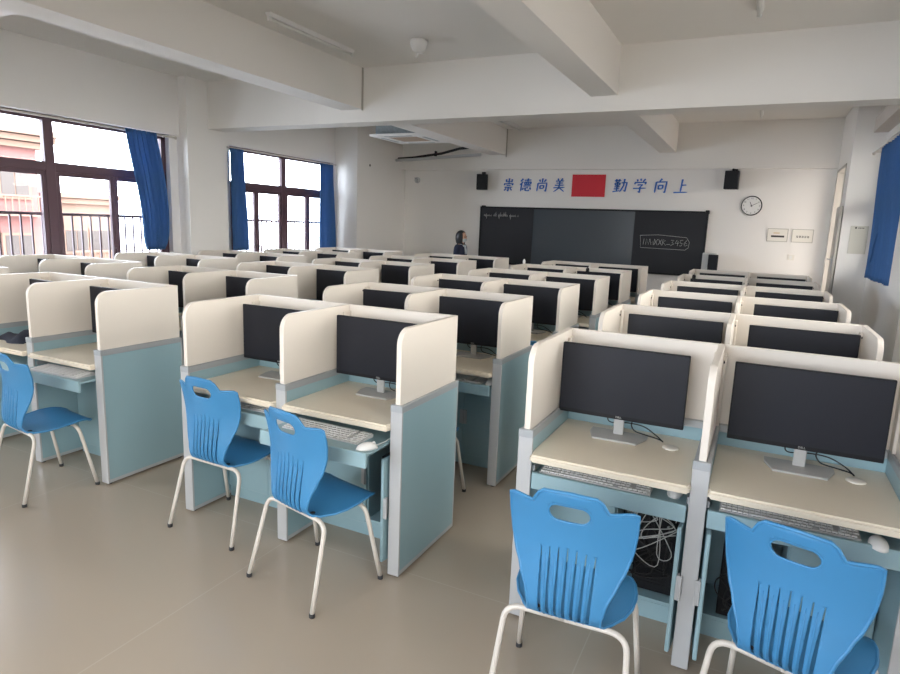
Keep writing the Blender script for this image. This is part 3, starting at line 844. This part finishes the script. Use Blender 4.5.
# brush-stroke lettering
GL = {
'chong': [[(50,99),(50,74)],[(28,92),(27,74),(73,74)],[(74,93),(73,70)],[(50,68),(53,60)],[(18,62),(14,48)],[(18,58),(86,60),(77,48)],[(34,46),(66,47)],[(20,32),(82,34)],[(50,32),(50,5),(41,10)],[(34,24),(18,8)],[(64,26),(80,10)]],
'de': [[(26,96),(8,76)],[(28,74),(6,52)],[(18,62),(18,4)],[(40,86),(94,88)],[(66,99),(66,76)],[(42,72),(45,52)],[(42,72),(92,73),(88,54)],[(44,54),(88,55)],[(58,72),(59,54)],[(74,72),(73,54)],[(36,43),(96,45)],[(36,30),(30,14)],[(50,32),(53,10),(78,8),(81,18)],[(64,36),(68,25)],[(86,32),(95,18)]],
'shang': [[(50,99),(50,70)],[(26,90),(34,75)],[(77,92),(64,74)],[(18,64),(16,5)],[(18,64),(86,66),(84,6),(73,12)],[(36,46),(38,24)],[(36,46),(66,47),(63,26)],[(38,26),(63,27)]],
'mei': [[(32,98),(40,85)],[(69,99),(58,84)],[(20,80),(82,82)],[(26,66),(76,67)],[(16,50),(86,52)],[(50,82),(50,50)],[(8,32),(92,35)],[(50,48),(46,28),(12,3)],[(52,32),(90,5)]],
'qin': [[(6,84),(52,86)],[(18,96),(18,76)],[(38,96),(38,76)],[(12,68),(14,52)],[(12,68),(46,69),(44,54)],[(14,54),(44,54)],[(28,78),(28,12)],[(10,42),(48,43)],[(8,28),(48,29)],[(3,9),(52,16)],[(56,70),(93,72),(88,12),(76,18)],[(74,97),(72,50),(52,6)]],
'xue': [[(24,94),(31,80)],[(48,99),(52,84)],[(79,97),(66,78)],[(16,76),(11,60)],[(16,72),(89,74),(80,60)],[(32,56),(68,58),(52,44)],[(52,44),(52,5),(40,12)],[(6,32),(94,35)]],
'xiang': [[(52,99),(38,80)],[(18,76),(17,4)],[(18,76),(86,78),(84,6),(72,12)],[(36,54),(38,28)],[(36,54),(66,55),(63,30)],[(38,30),(63,31)]],
'shang_up': [[(50,95),(49,9)],[(50,56),(81,58)],[(6,7),(95,10)]]}
def glyph(key, xc, zc, size, label):
    bm = bmesh.new()
    for st in GL[key]:
        p = [Vector((a, b)) for a, b in st]
        # brush entry and exit
        q = []
        for i in range(len(p)-1):
            for j in range(6): q.append(p[i].lerp(p[i+1], j/6))
        q.append(p[-1]); n = len(q); up, dn = [], []
        for i, c in enumerate(q):
            d = (q[min(i+1, n-1)]-q[max(i-1, 0)]).normalized(); nn = Vector((-d.y, d.x)); t = i/(n-1)
            vert = abs(d.y) > abs(d.x)
            w = (5.4 if vert else 3.9)*(1.15-.25*math.sin(t*PI))*(1 if t < .82 else max(.25, (1-t)/.18*.75+.25))
            up.append(c+nn*w); dn.append(c-nn*w)
        for i in range(n-1):
            quad = [up[i], up[i+1], dn[i+1], dn[i]]
            pts = [((v.x-50+(v.y-50)*.10)*size/100, (v.y-50)*size/100) for v in quad]
            A = [bm.verts.new((a, -.012, b)) for a, b in pts]; B = [bm.verts.new((a, 0, b)) for a, b in pts]
            bm.faces.new(A[::-1]); bm.faces.new(B)
            for k in range(4): bm.faces.new((A[k], A[(k+1) % 4], B[(k+1) % 4], B[k]))
    bmesh.ops.recalc_face_normals(bm, faces=bm.faces)
    tag(obj('wall_character', bm, M['letter'], None, (xc, YF, zc)), label, 'lettering', 'blue characters above the blackboard')
for key, xc, lab in (('chong', -4.0, 'first blue character from left above the blackboard, beside the left speaker'), ('de', -3.66, 'second blue character from left above the blackboard, the densest of the eight'),
                     ('shang', -3.335, 'third blue character from left above the blackboard, boxed lower half'), ('mei', -3.0, 'blue character directly left of the red panel'),
                     ('qin', -1.89, 'blue character directly right of the red panel'), ('xue', -1.55, 'second blue character right of the red panel'),
                     ('xiang', -1.205, 'blue character before the last, shaped like an open box'), ('shang_up', -.865, 'last blue character on the right, with only three strokes')):
    glyph(key, xc, 2.458, .25, 'blue painted Chinese ' + lab.replace('blue ', '') if len(lab.split()) < 13 else lab)
bm = bmesh.new(); box(bm, -.303, .303, -.015, 0, -.196, .196, .002)
tag(obj('red_panel', bm, M['red'], None, (-2.458, YF, 2.455)), 'plain red rectangular panel centred above the blackboard', 'panel')

def wall_speaker(label, x, z, rz):
    root = thing('wall_speaker', label, 'speaker', (x, YF-.13, z), rz, 'black speakers above the blackboard')
    bm = bmesh.new(); box(bm, -.105, .105, -.08, .07, -.145, .145, .008, 2); obj('speaker_box', bm, M['black'], root)
    bm = bmesh.new(); box(bm, -.095, .095, -.086, -.079, -.135, .135, .003); obj('grille', bm, M['bezel'], root)
    bm = bmesh.new(); tube(bm, [(0, .0, .145), (0, .0, .175), (.02, .10, .175), (.02, .13, .175)], .012, 8); box(bm, -.02, .06, .118, .13, .15, .20); obj('bracket', bm, M['black'], root)
wall_speaker('black speaker mounted left of the blue characters', -4.50, 2.50, .35)
wall_speaker('black speaker mounted right of the blue characters above the clock', -.085, 2.55, -.08)

root = thing('wall_clock', 'round white wall clock with black rim right of the blackboard', 'clock', (.247, YF, 2.155))
bm = bmesh.new()
rim = [(.150*math.cos(2*PI*i/40), -.02, .150*math.sin(2*PI*i/40)) for i in range(40)]
tube(bm, rim, .0075, 8, closed=True); obj('rim', bm, M['black'], root)
bm = bmesh.new(); lathe(bm, [(.147, -.018), (.147, 0)], (0, 0, 0), 40, 'y', False); obj('dial', bm, M['white'], root)
for i in range(1, 13):
    a = PI/2-2*PI*i/12; me = letters_mesh(str(i), .036, .0005, M['ink'], 'numeral'); obj('numeral', me, None, root, (.118*math.cos(a), -.0192, .118*math.sin(a)), (PI/2, 0, 0))
def hand(name, deg, ln, w):
    a = math.radians(90-deg); d = Vector((math.cos(a), math.sin(a))); n = Vector((-d.y, d.x))
    p = [d*-.02+n*w, d*ln+n*w*.5, d*ln-n*w*.5, d*-.02-n*w]; bm = bmesh.new(); prism(bm, [tuple(q) for q in p], 'y', -.026, -.022); obj(name, bm, M['ink'], root)
hand('hour_hand', 335, .07, .006); hand('minute_hand', 62, .11, .004)
bm = bmesh.new(); lathe(bm, [(.009, -.028), (.009, -.0185)], (0, 0, 0), 12, 'y'); obj('hub', bm, M['ink'], root)

def plaque(label, x, z, marks):
    root = thing('wall_plaque', label, 'sign', (x, YF, z), 0)
    bm = bmesh.new(); box(bm, -.145, .145, -.012, 0, -.10, .10, .003); obj('plate', bm, M['toplight'], root)
    bm = bmesh.new(); 
    for a in ((-.15, .15, .095, .105), (-.15, .15, -.105, -.095), (-.15, -.14, -.1, .1), (.14, .15, -.1, .1)): box(bm, a[0], a[1], -.016, -.0, a[2], a[3])
    obj('frame', bm, M['doorw'], root)
    for nm, m, bs in marks:
        bm = bmesh.new()
        for b_ in bs: box(bm, b_[0], b_[1], -.0135, -.0115, b_[2], b_[3])
        obj(nm, bm, m, root)
plaque('framed plaque with a dark bar and mustard line, left of the two signs', .675, 1.70, [('dark_bar', M['ink'], [(-.09, .10, -.035, -.005)]), ('mustard_line', M['mustard'], [(-.06, .03, .028, .038)])])
gm = []
for i in range(5):
    x = -.085+i*.038
    gm += [(x, x+.028, -.008, -.003), (x, x+.028, -.024, -.019), (x+.004, x+.009, -.032, .004), (x+.018, x+.023, -.032, .004)]
plaque('framed plaque with a row of dark characters, nearest the doorway', 1.03, 1.70, [('characters', M['ink'], gm)])
root = thing('wall_switch', 'small white switch plate below the two plaques', 'switch', (.905, YF, 1.355))
bm = bmesh.new(); box(bm, -.05, .05, -.012, 0, -.045, .045, .004); obj('plate', bm, M['toplight'], root)
bm = bmesh.new(); box(bm, -.018, .018, -.017, -.011, -.028, .028, .003); obj('rocker', bm, M['white'], root)
# round fitting on the left part of the front wall and the cable hole
root = thing('wall_fitting', 'small round white fitting with wires high on left front wall', 'fitting', (-6.0, YF, 2.54))
bm = bmesh.new(); lathe(bm, [(.06, 0), (.06, -.03), (.045, -.055)], (0, 0, 0), 20, 'y'); obj('mount', bm, M['pipe'], root)
bm = bmesh.new(); tube(bm, spline([(.0, -.045, .01), (-.03, -.07, .04), (.02, -.07, .03), (.045, -.06, -.02), (.02, -.05, -.04)], 6), .008, 6); obj('wires', bm, M['alud'], root)
bm = bmesh.new(); lathe(bm, [(.022, .004), (.022, .0), (.015, -.001)], (0, 0, 0), 14, 'x')
tag(obj('wall_socket_hole', bm, M['ink'], None, (XP_L, 9.76, 2.71)), 'small dark cable hole on the left wall below the air conditioner', 'hole')
# tower speaker right of the board
root = thing('floor_speaker', 'tall grey floor speaker with black front right of the blackboard', 'speaker', (-.225, 10.72, 0))
bm = bmesh.new(); box(bm, -.16, .04, -.06, .18, .02, 1.37, .006); obj('cabinet', bm, M['stand'], root)
bm = bmesh.new(); box(bm, -.065, .085, -.10, -.06, .05, 1.35, .006); obj('grille', bm, M['black'], root)
bm = bmesh.new(); box(bm, -.18, .08, -.08, .2, 0, .02, .003); obj('base', bm, M['black'], root)
# notice on the right return wall
root = thing('notice_holder', 'clear rectangular notice holder on the wall left of the right curtain', 'notice', (1.585, YP, 1.67))
bm = bmesh.new(); box(bm, -.10, .10, -.008, 0, -.18, .18, .003); obj('holder', bm, M['notice'], root)
bm = bmesh.new(); lathe(bm, [(.012, -.0095), (.012, -.007)], (-.04, 0, .155), 12, 'y')
for i in range(4): box(bm, -.015+i*.018, -.002+i*.018, -.0095, -.007, .148, .16)
obj('heading', bm, M['ink'], root)

# ------------------------------------------------------------------ ceiling items
def aircon(label, x, y, dz=0):
    root = thing('air_conditioner', label, 'air conditioner', (x, y, ZC-dz))
    bm = bmesh.new(); box(bm, -.41, .41, -.41, .41, -.43, -.17, .01); obj('housing', bm, M['galv'], root)
    bm = bmesh.new(); h = .475
    def ringbox(a, b, z0, z1):
        for q in ((-a, a, -a, -b), (-a, a, b, a), (-a, -b, -b, b), (b, a, -b, b)): box(bm, q[0], q[1], q[2], q[3], z0, z1)
    ringbox(h, .27, -.46, -.43)
    fp = obj('face_panel', bm, M['white'], root)
    bm = bmesh.new(); box(bm, -.27, .27, -.27, .27, -.452, -.435)
    for i in range(16): box(bm, -.26, .26, -.255+i*.033, -.245+i*.033, -.457, -.451)
    obj('grille', bm, M['tan'], root)
    bm = bmesh.new()
    for q in ((-.25, .25, -.41, -.36), (-.25, .25, .36, .41), (-.41, -.36, -.25, .25), (.36, .41, -.25, .25)): box(bm, q[0], q[1], q[2], q[3], -.465, -.459, .002)
    obj('louvre', bm, M['alud'], root)
    for sx in (-1, 1):
        for sy in (-1, 1):
            bm = bmesh.new(); lathe(bm, [(.006, -.2), (.006, dz)], (sx*.36, sy*.36, 0), 8); box(bm, sx*.36-.03, sx*.36+.03, sy*.36-.015, sy*.36+.015, -.21, -.19); obj('hanging_rod', bm, M['pipe'], root)
aircon('ceiling cassette air conditioner hung near the far left corner', -4.86, 8.76)
aircon('ceiling cassette air conditioner cut by the top left corner of the photo', -4.835, 1.955)
bm = bmesh.new(); tube(bm, [(XP_L, 10.70, 2.90), (-5.9, 10.62, 2.90), (-5.2, 10.55, 2.93), (-4.36, 10.50, 2.96)], .028, 10)
tag(obj('drain_pipe', bm, M['pipe'], None), 'pale plastic pipe running from the left wall to the ceiling beam', 'pipe')
bm = bmesh.new(); tube(bm, [(XP_L, 10.78, 2.94), (-5.9, 10.72, 2.95), (-5.2, 10.55, 3.0), (-4.7, 10.3, 3.05), (-4.36, 10.2, 3.06)], .024, 8)
for x, y, z in ((-5.35, 10.60, 2.99),): box(bm, x-.012, x+.012, y-.035, y+.035, z-.05, z+.06)
tag(obj('insulated_pipe', bm, M['insul'], None), 'black insulated pipe above the pale one near the left front corner', 'pipe')

def tube_light(label, x, y, ln=1.3):
    root = thing('fluorescent_light', label, 'ceiling light', (x, y, ZC), 0, 'tube lights on the ceiling')
    bm = bmesh.new(); prism(bm, [(-.028, 0), (.028, 0), (.016, -.035), (-.016, -.035)], 'y', -ln/2, ln/2); obj('batten', bm, M['white'], root)
    bm = bmesh.new(); tube(bm, [(0, -ln/2+.03, -.056), (0, ln/2-.03, -.056)], .013, 10); obj('lamp_tube', bm, M['lampd'], root)
    bm = bmesh.new()
    for s in (-1, 1): box(bm, -.018, .018, s*(ln/2-.02)-.012, s*(ln/2-.02)+.012, -.072, -.03, .003)
    obj('lamp_holder', bm, M['white'], root)
tube_light('unlit tube light on the near ceiling left of the white dome', -3.70, 4.83)
tube_light('unlit tube light cut by the top edge above the right desks', .245, 4.86)
tube_light('unlit tube light beyond the cross beam above the blue characters', -3.72, 10.1)
tube_light('unlit tube light beyond the cross beam above the clock', .25, 9.75)
root = thing('ceiling_sensor', 'white cup-shaped fitting with a small hanging piece on the ceiling', 'ceiling fitting', (-2.83, 5.38, ZC))
bm = bmesh.new(); lathe(bm, [(.085, 0), (.09, -.02), (.08, -.06), (.062, -.10), (.03, -.115)], (0, 0, 0), 24); obj('cup', bm, M['white'], root)
bm = bmesh.new(); tube(bm, [(0, 0, -.11), (-.02, 0, -.135), (-.025, 0, -.165)], .012, 8); tube(bm, [(0, 0, -.12), (.04, 0, -.13), (.05, .01, -.125)], .008, 8); obj('pendant', bm, M['white'], root)
# thin cable conduits down the beam ends
for x, y0, z0, z1, lab in ((-4.03, 6.16, 2.985, ZC, 'near ceiling'), (-4.03, 10.94, 2.96, ZC, 'front wall')):
    bm = bmesh.new(); box(bm, x-.008, x+.008, y0-.008, y0+.008, z0, z1)
    tag(obj('cable_conduit', bm, M['doorw'], None), 'thin grey conduit down the beam corner at the ' + lab, 'conduit')

# ------------------------------------------------------------------ curtains
def curtain(label, x, yt, yb, z1, z0, side, folds=9, amp=.035, gather=0.0):
    """yt/yb: (y0,y1) span at the top and at the hem"""
    root = thing('curtain', label, 'curtain', (x, (yt[0]+yt[1])/2, z0))
    oy = root.location.y
    bm = bmesh.new(); nu, nv = folds*10, 26; G = []
    for j in range(nv+1):
        t = j/nv; row = []
        e = t*t*(3-2*t)
        a = yt[0]+(yb[0]-yt[0])*e; b = yt[1]+(yb[1]-yt[1])*e
        bul = gather*math.sin(PI*min(1, t))**1.0
        # hem gathers in at the bottom
        pin = 0
        if gather and t > .86: pin = ((t-.86)/.14)**2*.30
        ww = (b-a); a2 = a - bul*.0 + ww*pin*.5; b2 = b + bul - ww*pin*.5
        for i in range(nu+1):
            u = i/nu; ph = u*folds*2*PI + .5*math.sin(u*7+t*1.5)
            am = amp*(.55+.65*t)*(1+.3*math.sin(u*11+2*t))
            y = a2+(b2-a2)*u + .008*math.sin(ph*2)
            row.append(bm.verts.new((math.sin(ph)*am*(1 if side < 0 else 1)+ (.05*math.sin(PI*t)*(1 if gather else 0)), y-oy, (z1-z0)*(1-t))))
        G.append(row)
    for j in range(nv):
        for i in range(nu): bm.faces.new((G[j][i], G[j][i+1], G[j+1][i+1], G[j+1][i])).smooth = True
    me = bpy.data.meshes.new('t'); bm.to_mesh(me); bm.free(); o = bpy.data.objects.new('t', me); col.objects.link(o)
    md = o.modifiers.new('s', 'SOLIDIFY'); md.thickness = .002
    dg = bpy.context.evaluated_depsgraph_get(); me2 = bpy.data.meshes.new_from_object(o.evaluated_get(dg)); bpy.data.objects.remove(o)
    me2.materials.clear(); me2.materials.append(M['curtain'])
    obj('curtain_fabric', me2, None, root)
    return root
c = curtain('blue curtain right of the large near left window', -6.70, (4.96, 5.40), (5.13, 5.50), 2.69, 1.20, -1, 7, .03, .03)
curtain('narrow blue curtain at the left side of the far left window', -6.70, (6.66, 6.93), (6.66, 7.00), 2.66, 1.16, -1, 5, .025)
curtain('blue curtain at the right side of the far left window', -6.72, (8.80, 9.18), (8.78, 9.26), 2.66, 1.14, -1, 6, .028)
c = curtain('blue curtain gathered beside the right window at the frame edge', 1.61, (7.35, 8.60), (6.75, 8.25), 2.74, 1.245, 1, 8, .034)
bm = bmesh.new(); tube(bm, spline([(-.065, -.42, .50), (-.075, -.40, .40), (-.07, -.30, .26), (-.07, -.26, .20)], 6), .009, 6); obj('tie_cord', bm, M['curtain'], c)
def rod(label, x, y0, y1, z):
    root = thing('curtain_rod', label, 'curtain rod', (x, (y0+y1)/2, z), 0)
    hl = (y1-y0)/2
    bm = bmesh.new(); tube(bm, [(0, -hl, 0), (0, hl, 0)], .012, 10); obj('rod', bm, M['tube'], root)
    for s in (-1, 1):
        bm = bmesh.new(); lathe(bm, [(.012, s*hl-.0), (.022, s*(hl+.015)), (.02, s*(hl+.03)), (.006, s*(hl+.04))], (0, 0, 0), 12, 'y'); obj('finial', bm, M['tube'], root)
    for y in (-hl+.15, hl-.12):
        bm = bmesh.new(); w = (XW_L-x) if x < 0 else (XW_R-x); sg = -1 if x < 0 else 1
        tube(bm, [(0, y, 0), (w-(.0 if 1 else 0), y, 0)], .007, 8); obj('bracket', bm, M['tube'], root)
rod('pale curtain rod above the large near left window', -6.72, 2.4, 5.70, 2.672)
rod('pale curtain rod above the far left window', -6.73, 6.62, 9.25, 2.67)
rod('pale curtain rod above the right window at the frame edge', 1.61, 6.7, 9.25, 2.755)

# ------------------------------------------------------------------ the person by the blackboard
def person(x, y):
    root = thing('person', 'person with black bob hair, face mask and navy jacket left of the blackboard', 'person', (x, y, 0), 0)
    # faces +X; skeleton
    V_ = [(0,0,.90),(0,0,1.02),(.005,0,1.18),(.0,0,1.28),(.005,0,1.34),(.012,0,1.385)]; R_ = [(.125,.155),(.095,.125),(.10,.145),(.075,.12),(.045,.045),(.045,.045)]
    E_ = [(0,1),(1,2),(2,3),(3,4),(4,5)]
    def add(p, r, par): V_.append(p); R_.append(r if isinstance(r, tuple) else (r, r)); E_.append((par, len(V_)-1)); return len(V_)-1
    for s in (-1, 1):
        h = add((0, s*.085, .84), .085, 0); k = add((.02, s*.09, .46), .052, h); a = add((0, s*.09, .09), .036, k); f = add((.06, s*.095, .035), .034, a); add((.16, s*.10, .03), .026, f)
        sh = add((-.0, s*.155, 1.275), .052, 3); el = add((-.01, s*.20, 1.02), .040, sh); wr = add((.17, s*.17, .90), .026, el); pl = add((.235, s*.165, .895), (.030, .018), wr)
        for q in range(4):
            yy = s*.165+(q-1.5)*.020; L_ = (.05, .062, .058, .045)[q]
            b1 = add((.26, yy, .892), .009, pl); b2 = add((.26+L_*.6, yy, .882), .0085, b1); add((.26+L_, yy, .862), .0075, b2)
        t1 = add((.225, s*.165-s*.035, .885), .010, pl); add((.255, s*.165-s*.048, .872), .009, t1)
    me = bpy.data.meshes.new('body'); me.from_pydata(V_, E_, []); o = bpy.data.objects.new('t', me); col.objects.link(o)
    md = o.modifiers.new('skin', 'SKIN'); 
    for i, (a, b) in enumerate(R_): me.skin_vertices[0].data[i].radius = (a, b)
    me.skin_vertices[0].data[0].use_root = True
    md2 = o.modifiers.new('sub', 'SUBSURF'); md2.levels = 2; md2.render_levels = 2
    dg = bpy.context.evaluated_depsgraph_get(); m2 = bpy.data.meshes.new_from_object(o.evaluated_get(dg)); bpy.data.objects.remove(o)
    bm = bmesh.new(); bm.from_mesh(m2)
    # head, with nose, brow and ears in the same mesh
    t = bmesh.new(); bmesh.ops.create_uvsphere(t, u_segments=24, v_segments=18, radius=1)
    for v in t.verts:
        u = v.co.copy(); v.co = Vector((u.x*.088, u.y*.072, u.z*.112))
        if u.z < 0: v.co.y *= 1-.28*abs(u.z); v.co.x *= 1-.10*abs(u.z)
        if u.x > .75 and abs(u.y) < .25: v.co.x += .016*math.exp(-((u.z+.12)/.16)**2)*(1-abs(u.y)/.25)
        if u.x > .6 and .15 < abs(u.y) < .6: v.co.x -= .007*math.exp(-((u.z-.1)/.14)**2)
        if abs(u.y) > .93 and abs(u.z) < .35: v.co.y *= 1.12
    for f in t.faces: f.smooth = True
    merge(bm, t, Matrix.Translation((.02, 0, 1.465)))
    for f in bm.faces: f.smooth = True
    body = obj('body', bm, M['skin'], root)
    def shell_of(name, m, keep, off):
        b = bmesh.new(); b.from_mesh(m2)
        bmesh.ops.delete(b, geom=[v for v in b.verts if not keep(v.co)], context='VERTS'); b.normal_update()
        for v in b.verts: v.co += v.normal*off
        for f in b.faces: f.smooth = True
        return obj(name, b, m, root)
    shell_of('jacket', M['navy'], lambda c: .80 < c.z < 1.335 and c.x < .165, .014)
    shell_of('trousers', M['cloth'], lambda c: .09 < c.z < .86 and not (c.x > .12), .010)
    shell_of('shoes', M['black'], lambda c: c.z < .10, .006)
    bm = bmesh.new(); tube(bm, spline([(.02, -.07, 1.33), (.075, -.03, 1.31), (.08, .03, 1.31), (.02, .07, 1.33)], 6), .018, 8); tube(bm, [(.085, 0, 1.31), (.105, 0, 1.24), (.11, 0, 1.16)], .022, 8); obj('collar', bm, M['mask'], root)
    bm = bmesh.new(); bmesh.ops.create_uvsphere(bm, u_segments=28, v_segments=20, radius=1)
    dele = []
    for v in bm.verts:
        u = v.co.copy()
        if u.x > .66 and u.z < .66: dele.append(v)
        v.co = Vector((u.x*.110-.012, u.y*.090, u.z*.125+.008))
        if u.z < 0: v.co.z = u.z*.185+.008; v.co.x *= 1+.05*abs(u.z); v.co.y *= 1+.06*abs(u.z)
    bmesh.ops.delete(bm, geom=dele, context='VERTS')
    for f in bm.faces: f.smooth = True
    bmesh.ops.solidify(bm, geom=list(bm.faces), thickness=.006)
    bmesh.ops.translate(bm, vec=(.012, 0, 1.468), verts=bm.verts); obj('hair', bm, M['hair'], root)
    bm = bmesh.new(); bmesh.ops.create_uvsphere(bm, u_segments=20, v_segments=14, radius=1)
    dele = [v for v in bm.verts if v.co.x < .12 or v.co.z > .75]
    for v in bm.verts: v.co = Vector((v.co.x*.078+.038, v.co.y*.062, v.co.z*.052+1.425))
    bmesh.ops.delete(bm, geom=dele, context='VERTS')
    for f in bm.faces: f.smooth = True
    obj('face_mask', bm, M['mask'], root)
    for s in (-1, 1):
        bm = bmesh.new(); lathe(bm, [(.001, -.004), (.009, -.002), (.010, 0), (.007, .003)], (0, 0, 0), 12, 'x'); obj('eye', bm, M['ink'], root, (.098, s*.030, 1.478))
        bm = bmesh.new(); tube(bm, spline([(.088, s*.055, 1.488), (.104, s*.042, 1.498), (.110, s*.02, 1.488), (.106, s*.018, 1.470), (.10, s*.04, 1.464), (.09, s*.054, 1.474)], 4, True), .0018, 5, closed=True); obj('spectacle_rim', bm, M['ink'], root)
    return root
person(-4.53, 10.15).scale = (.985, .985, .985)

# ------------------------------------------------------------------ light
w = bpy.data.worlds.new('World'); sc.world = w; w.use_nodes = True
nt = w.node_tree; N = nt.nodes; L = nt.links
bg = N['Background']; tc = N.new('ShaderNodeTexCoord'); sp = N.new('ShaderNodeSeparateXYZ'); L.new(tc.outputs['Generated'], sp.inputs[0])
def mrange(src, a0, a1, b0, b1):
    n = N.new('ShaderNodeMapRange'); n.inputs[1].default_value = a0; n.inputs[2].default_value = a1; n.inputs[3].default_value = b0; n.inputs[4].default_value = b1
    L.new(src, n.inputs[0]); return n.outputs[0]
# hazy sky, cooler to the left, warmer to the right; sunlit ground glows on the left, shaded courtyard on the right
tint = mrange(sp.outputs[0], -.6, .6, 0, 1)
mx = N.new('ShaderNodeMix'); mx.data_type = 'RGBA'; mx.inputs[6].default_value = (.90, .97, 1.10, 1); mx.inputs[7].default_value = (1.05, 1.0, .93, 1)
L.new(tint, mx.inputs[0]); L.new(mx.outputs[2], bg.inputs['Color'])
ground = mrange(sp.outputs[0], -.3, .3, .95, .22)
upf = mrange(sp.outputs[2], -.06, .04, 0, 1)
sky = mrange(sp.outputs[0], -.3, .3, 1.45, .95)
st = N.new('ShaderNodeMix'); st.data_type = 'FLOAT'; L.new(upf, st.inputs[0]); L.new(ground, st.inputs[2]); L.new(sky, st.inputs[3])
ml = N.new('ShaderNodeMath'); ml.operation = 'MULTIPLY'; ml.inputs[1].default_value = 6.0; L.new(st.outputs[0], ml.inputs[0]); L.new(ml.outputs[0], bg.inputs['Strength'])
def portal(x, y0, y1, z0, z1, side):
    l = bpy.data.lights.new('window_portal', 'AREA'); l.shape = 'RECTANGLE'; l.size = y1-y0; l.size_y = z1-z0; l.cycles.is_portal = True
    o = bpy.data.objects.new('window_portal', l); col.objects.link(o); o.location = (x, (y0+y1)/2, (z0+z1)/2)
    o.rotation_euler = Vector((side, 0, 0)).to_track_quat('-Z', 'Z').to_euler()
for a, b in OPEN_Y:
    portal(XW_L-.24, a, b, SILL, HEAD, 1); portal(XW_R+.24, a, b, SILLR, 2.92, -1)
portal(XP_R+.22, DY0, DY1, 0, DZ, -1)
l = bpy.data.lights.new('window_portal', 'AREA'); l.shape = 'RECTANGLE'; l.size = BX1-BX0; l.size_y = BZ1-BZ0; l.cycles.is_portal = True  # sky portal of the added back window
o = bpy.data.objects.new('window_portal', l); col.objects.link(o); o.location = ((BX0+BX1)/2, YBK-.22, (BZ0+BZ1)/2); o.rotation_euler = Vector((0, 1, 0)).to_track_quat('-Z', 'Z').to_euler()

# ------------------------------------------------------------------ camera
cam = bpy.data.cameras.new('Camera'); co = bpy.data.objects.new('Camera', cam); col.objects.link(co); sc.camera = co
yaw, pitch, roll, f = 0.4527691766569594, -0.17777322627428188, 0.03797071497668424, 624.2875
F = Vector((-math.sin(yaw)*math.cos(pitch), math.cos(yaw)*math.cos(pitch), math.sin(pitch)))
R = Vector((math.cos(yaw), math.sin(yaw), 0)); U = R.cross(F)
R2 = math.cos(roll)*R+math.sin(roll)*U; U2 = -math.sin(roll)*R+math.cos(roll)*U
mw = Matrix(((R2.x, U2.x, -F.x, .46466), (R2.y, U2.y, -F.y, -.42513), (R2.z, U2.z, -F.z, 1.66711), (0, 0, 0, 1)))
co.matrix_world = mw
cam.sensor_width = 36; cam.lens = f/900*36; cam.clip_start = .05; cam.clip_end = 300

sc.view_settings.view_transform = 'Standard'; sc.view_settings.look = 'None'; sc.view_settings.gamma = 1; sc.view_settings.exposure = 0.97
sc.view_settings.use_curve_mapping = False
cy = sc.cycles
cy.max_bounces = 12; cy.diffuse_bounces = 8; cy.glossy_bounces = 4; cy.transparent_max_bounces = 12; cy.sample_clamp_indirect = 8
cy.use_denoising = True; cy.caustics_reflective = False; cy.caustics_refractive = False
try: cy.denoiser = 'OPENIMAGEDENOISE'; cy.denoising_input_passes = 'RGB_ALBEDO_NORMAL'
except Exception: pass
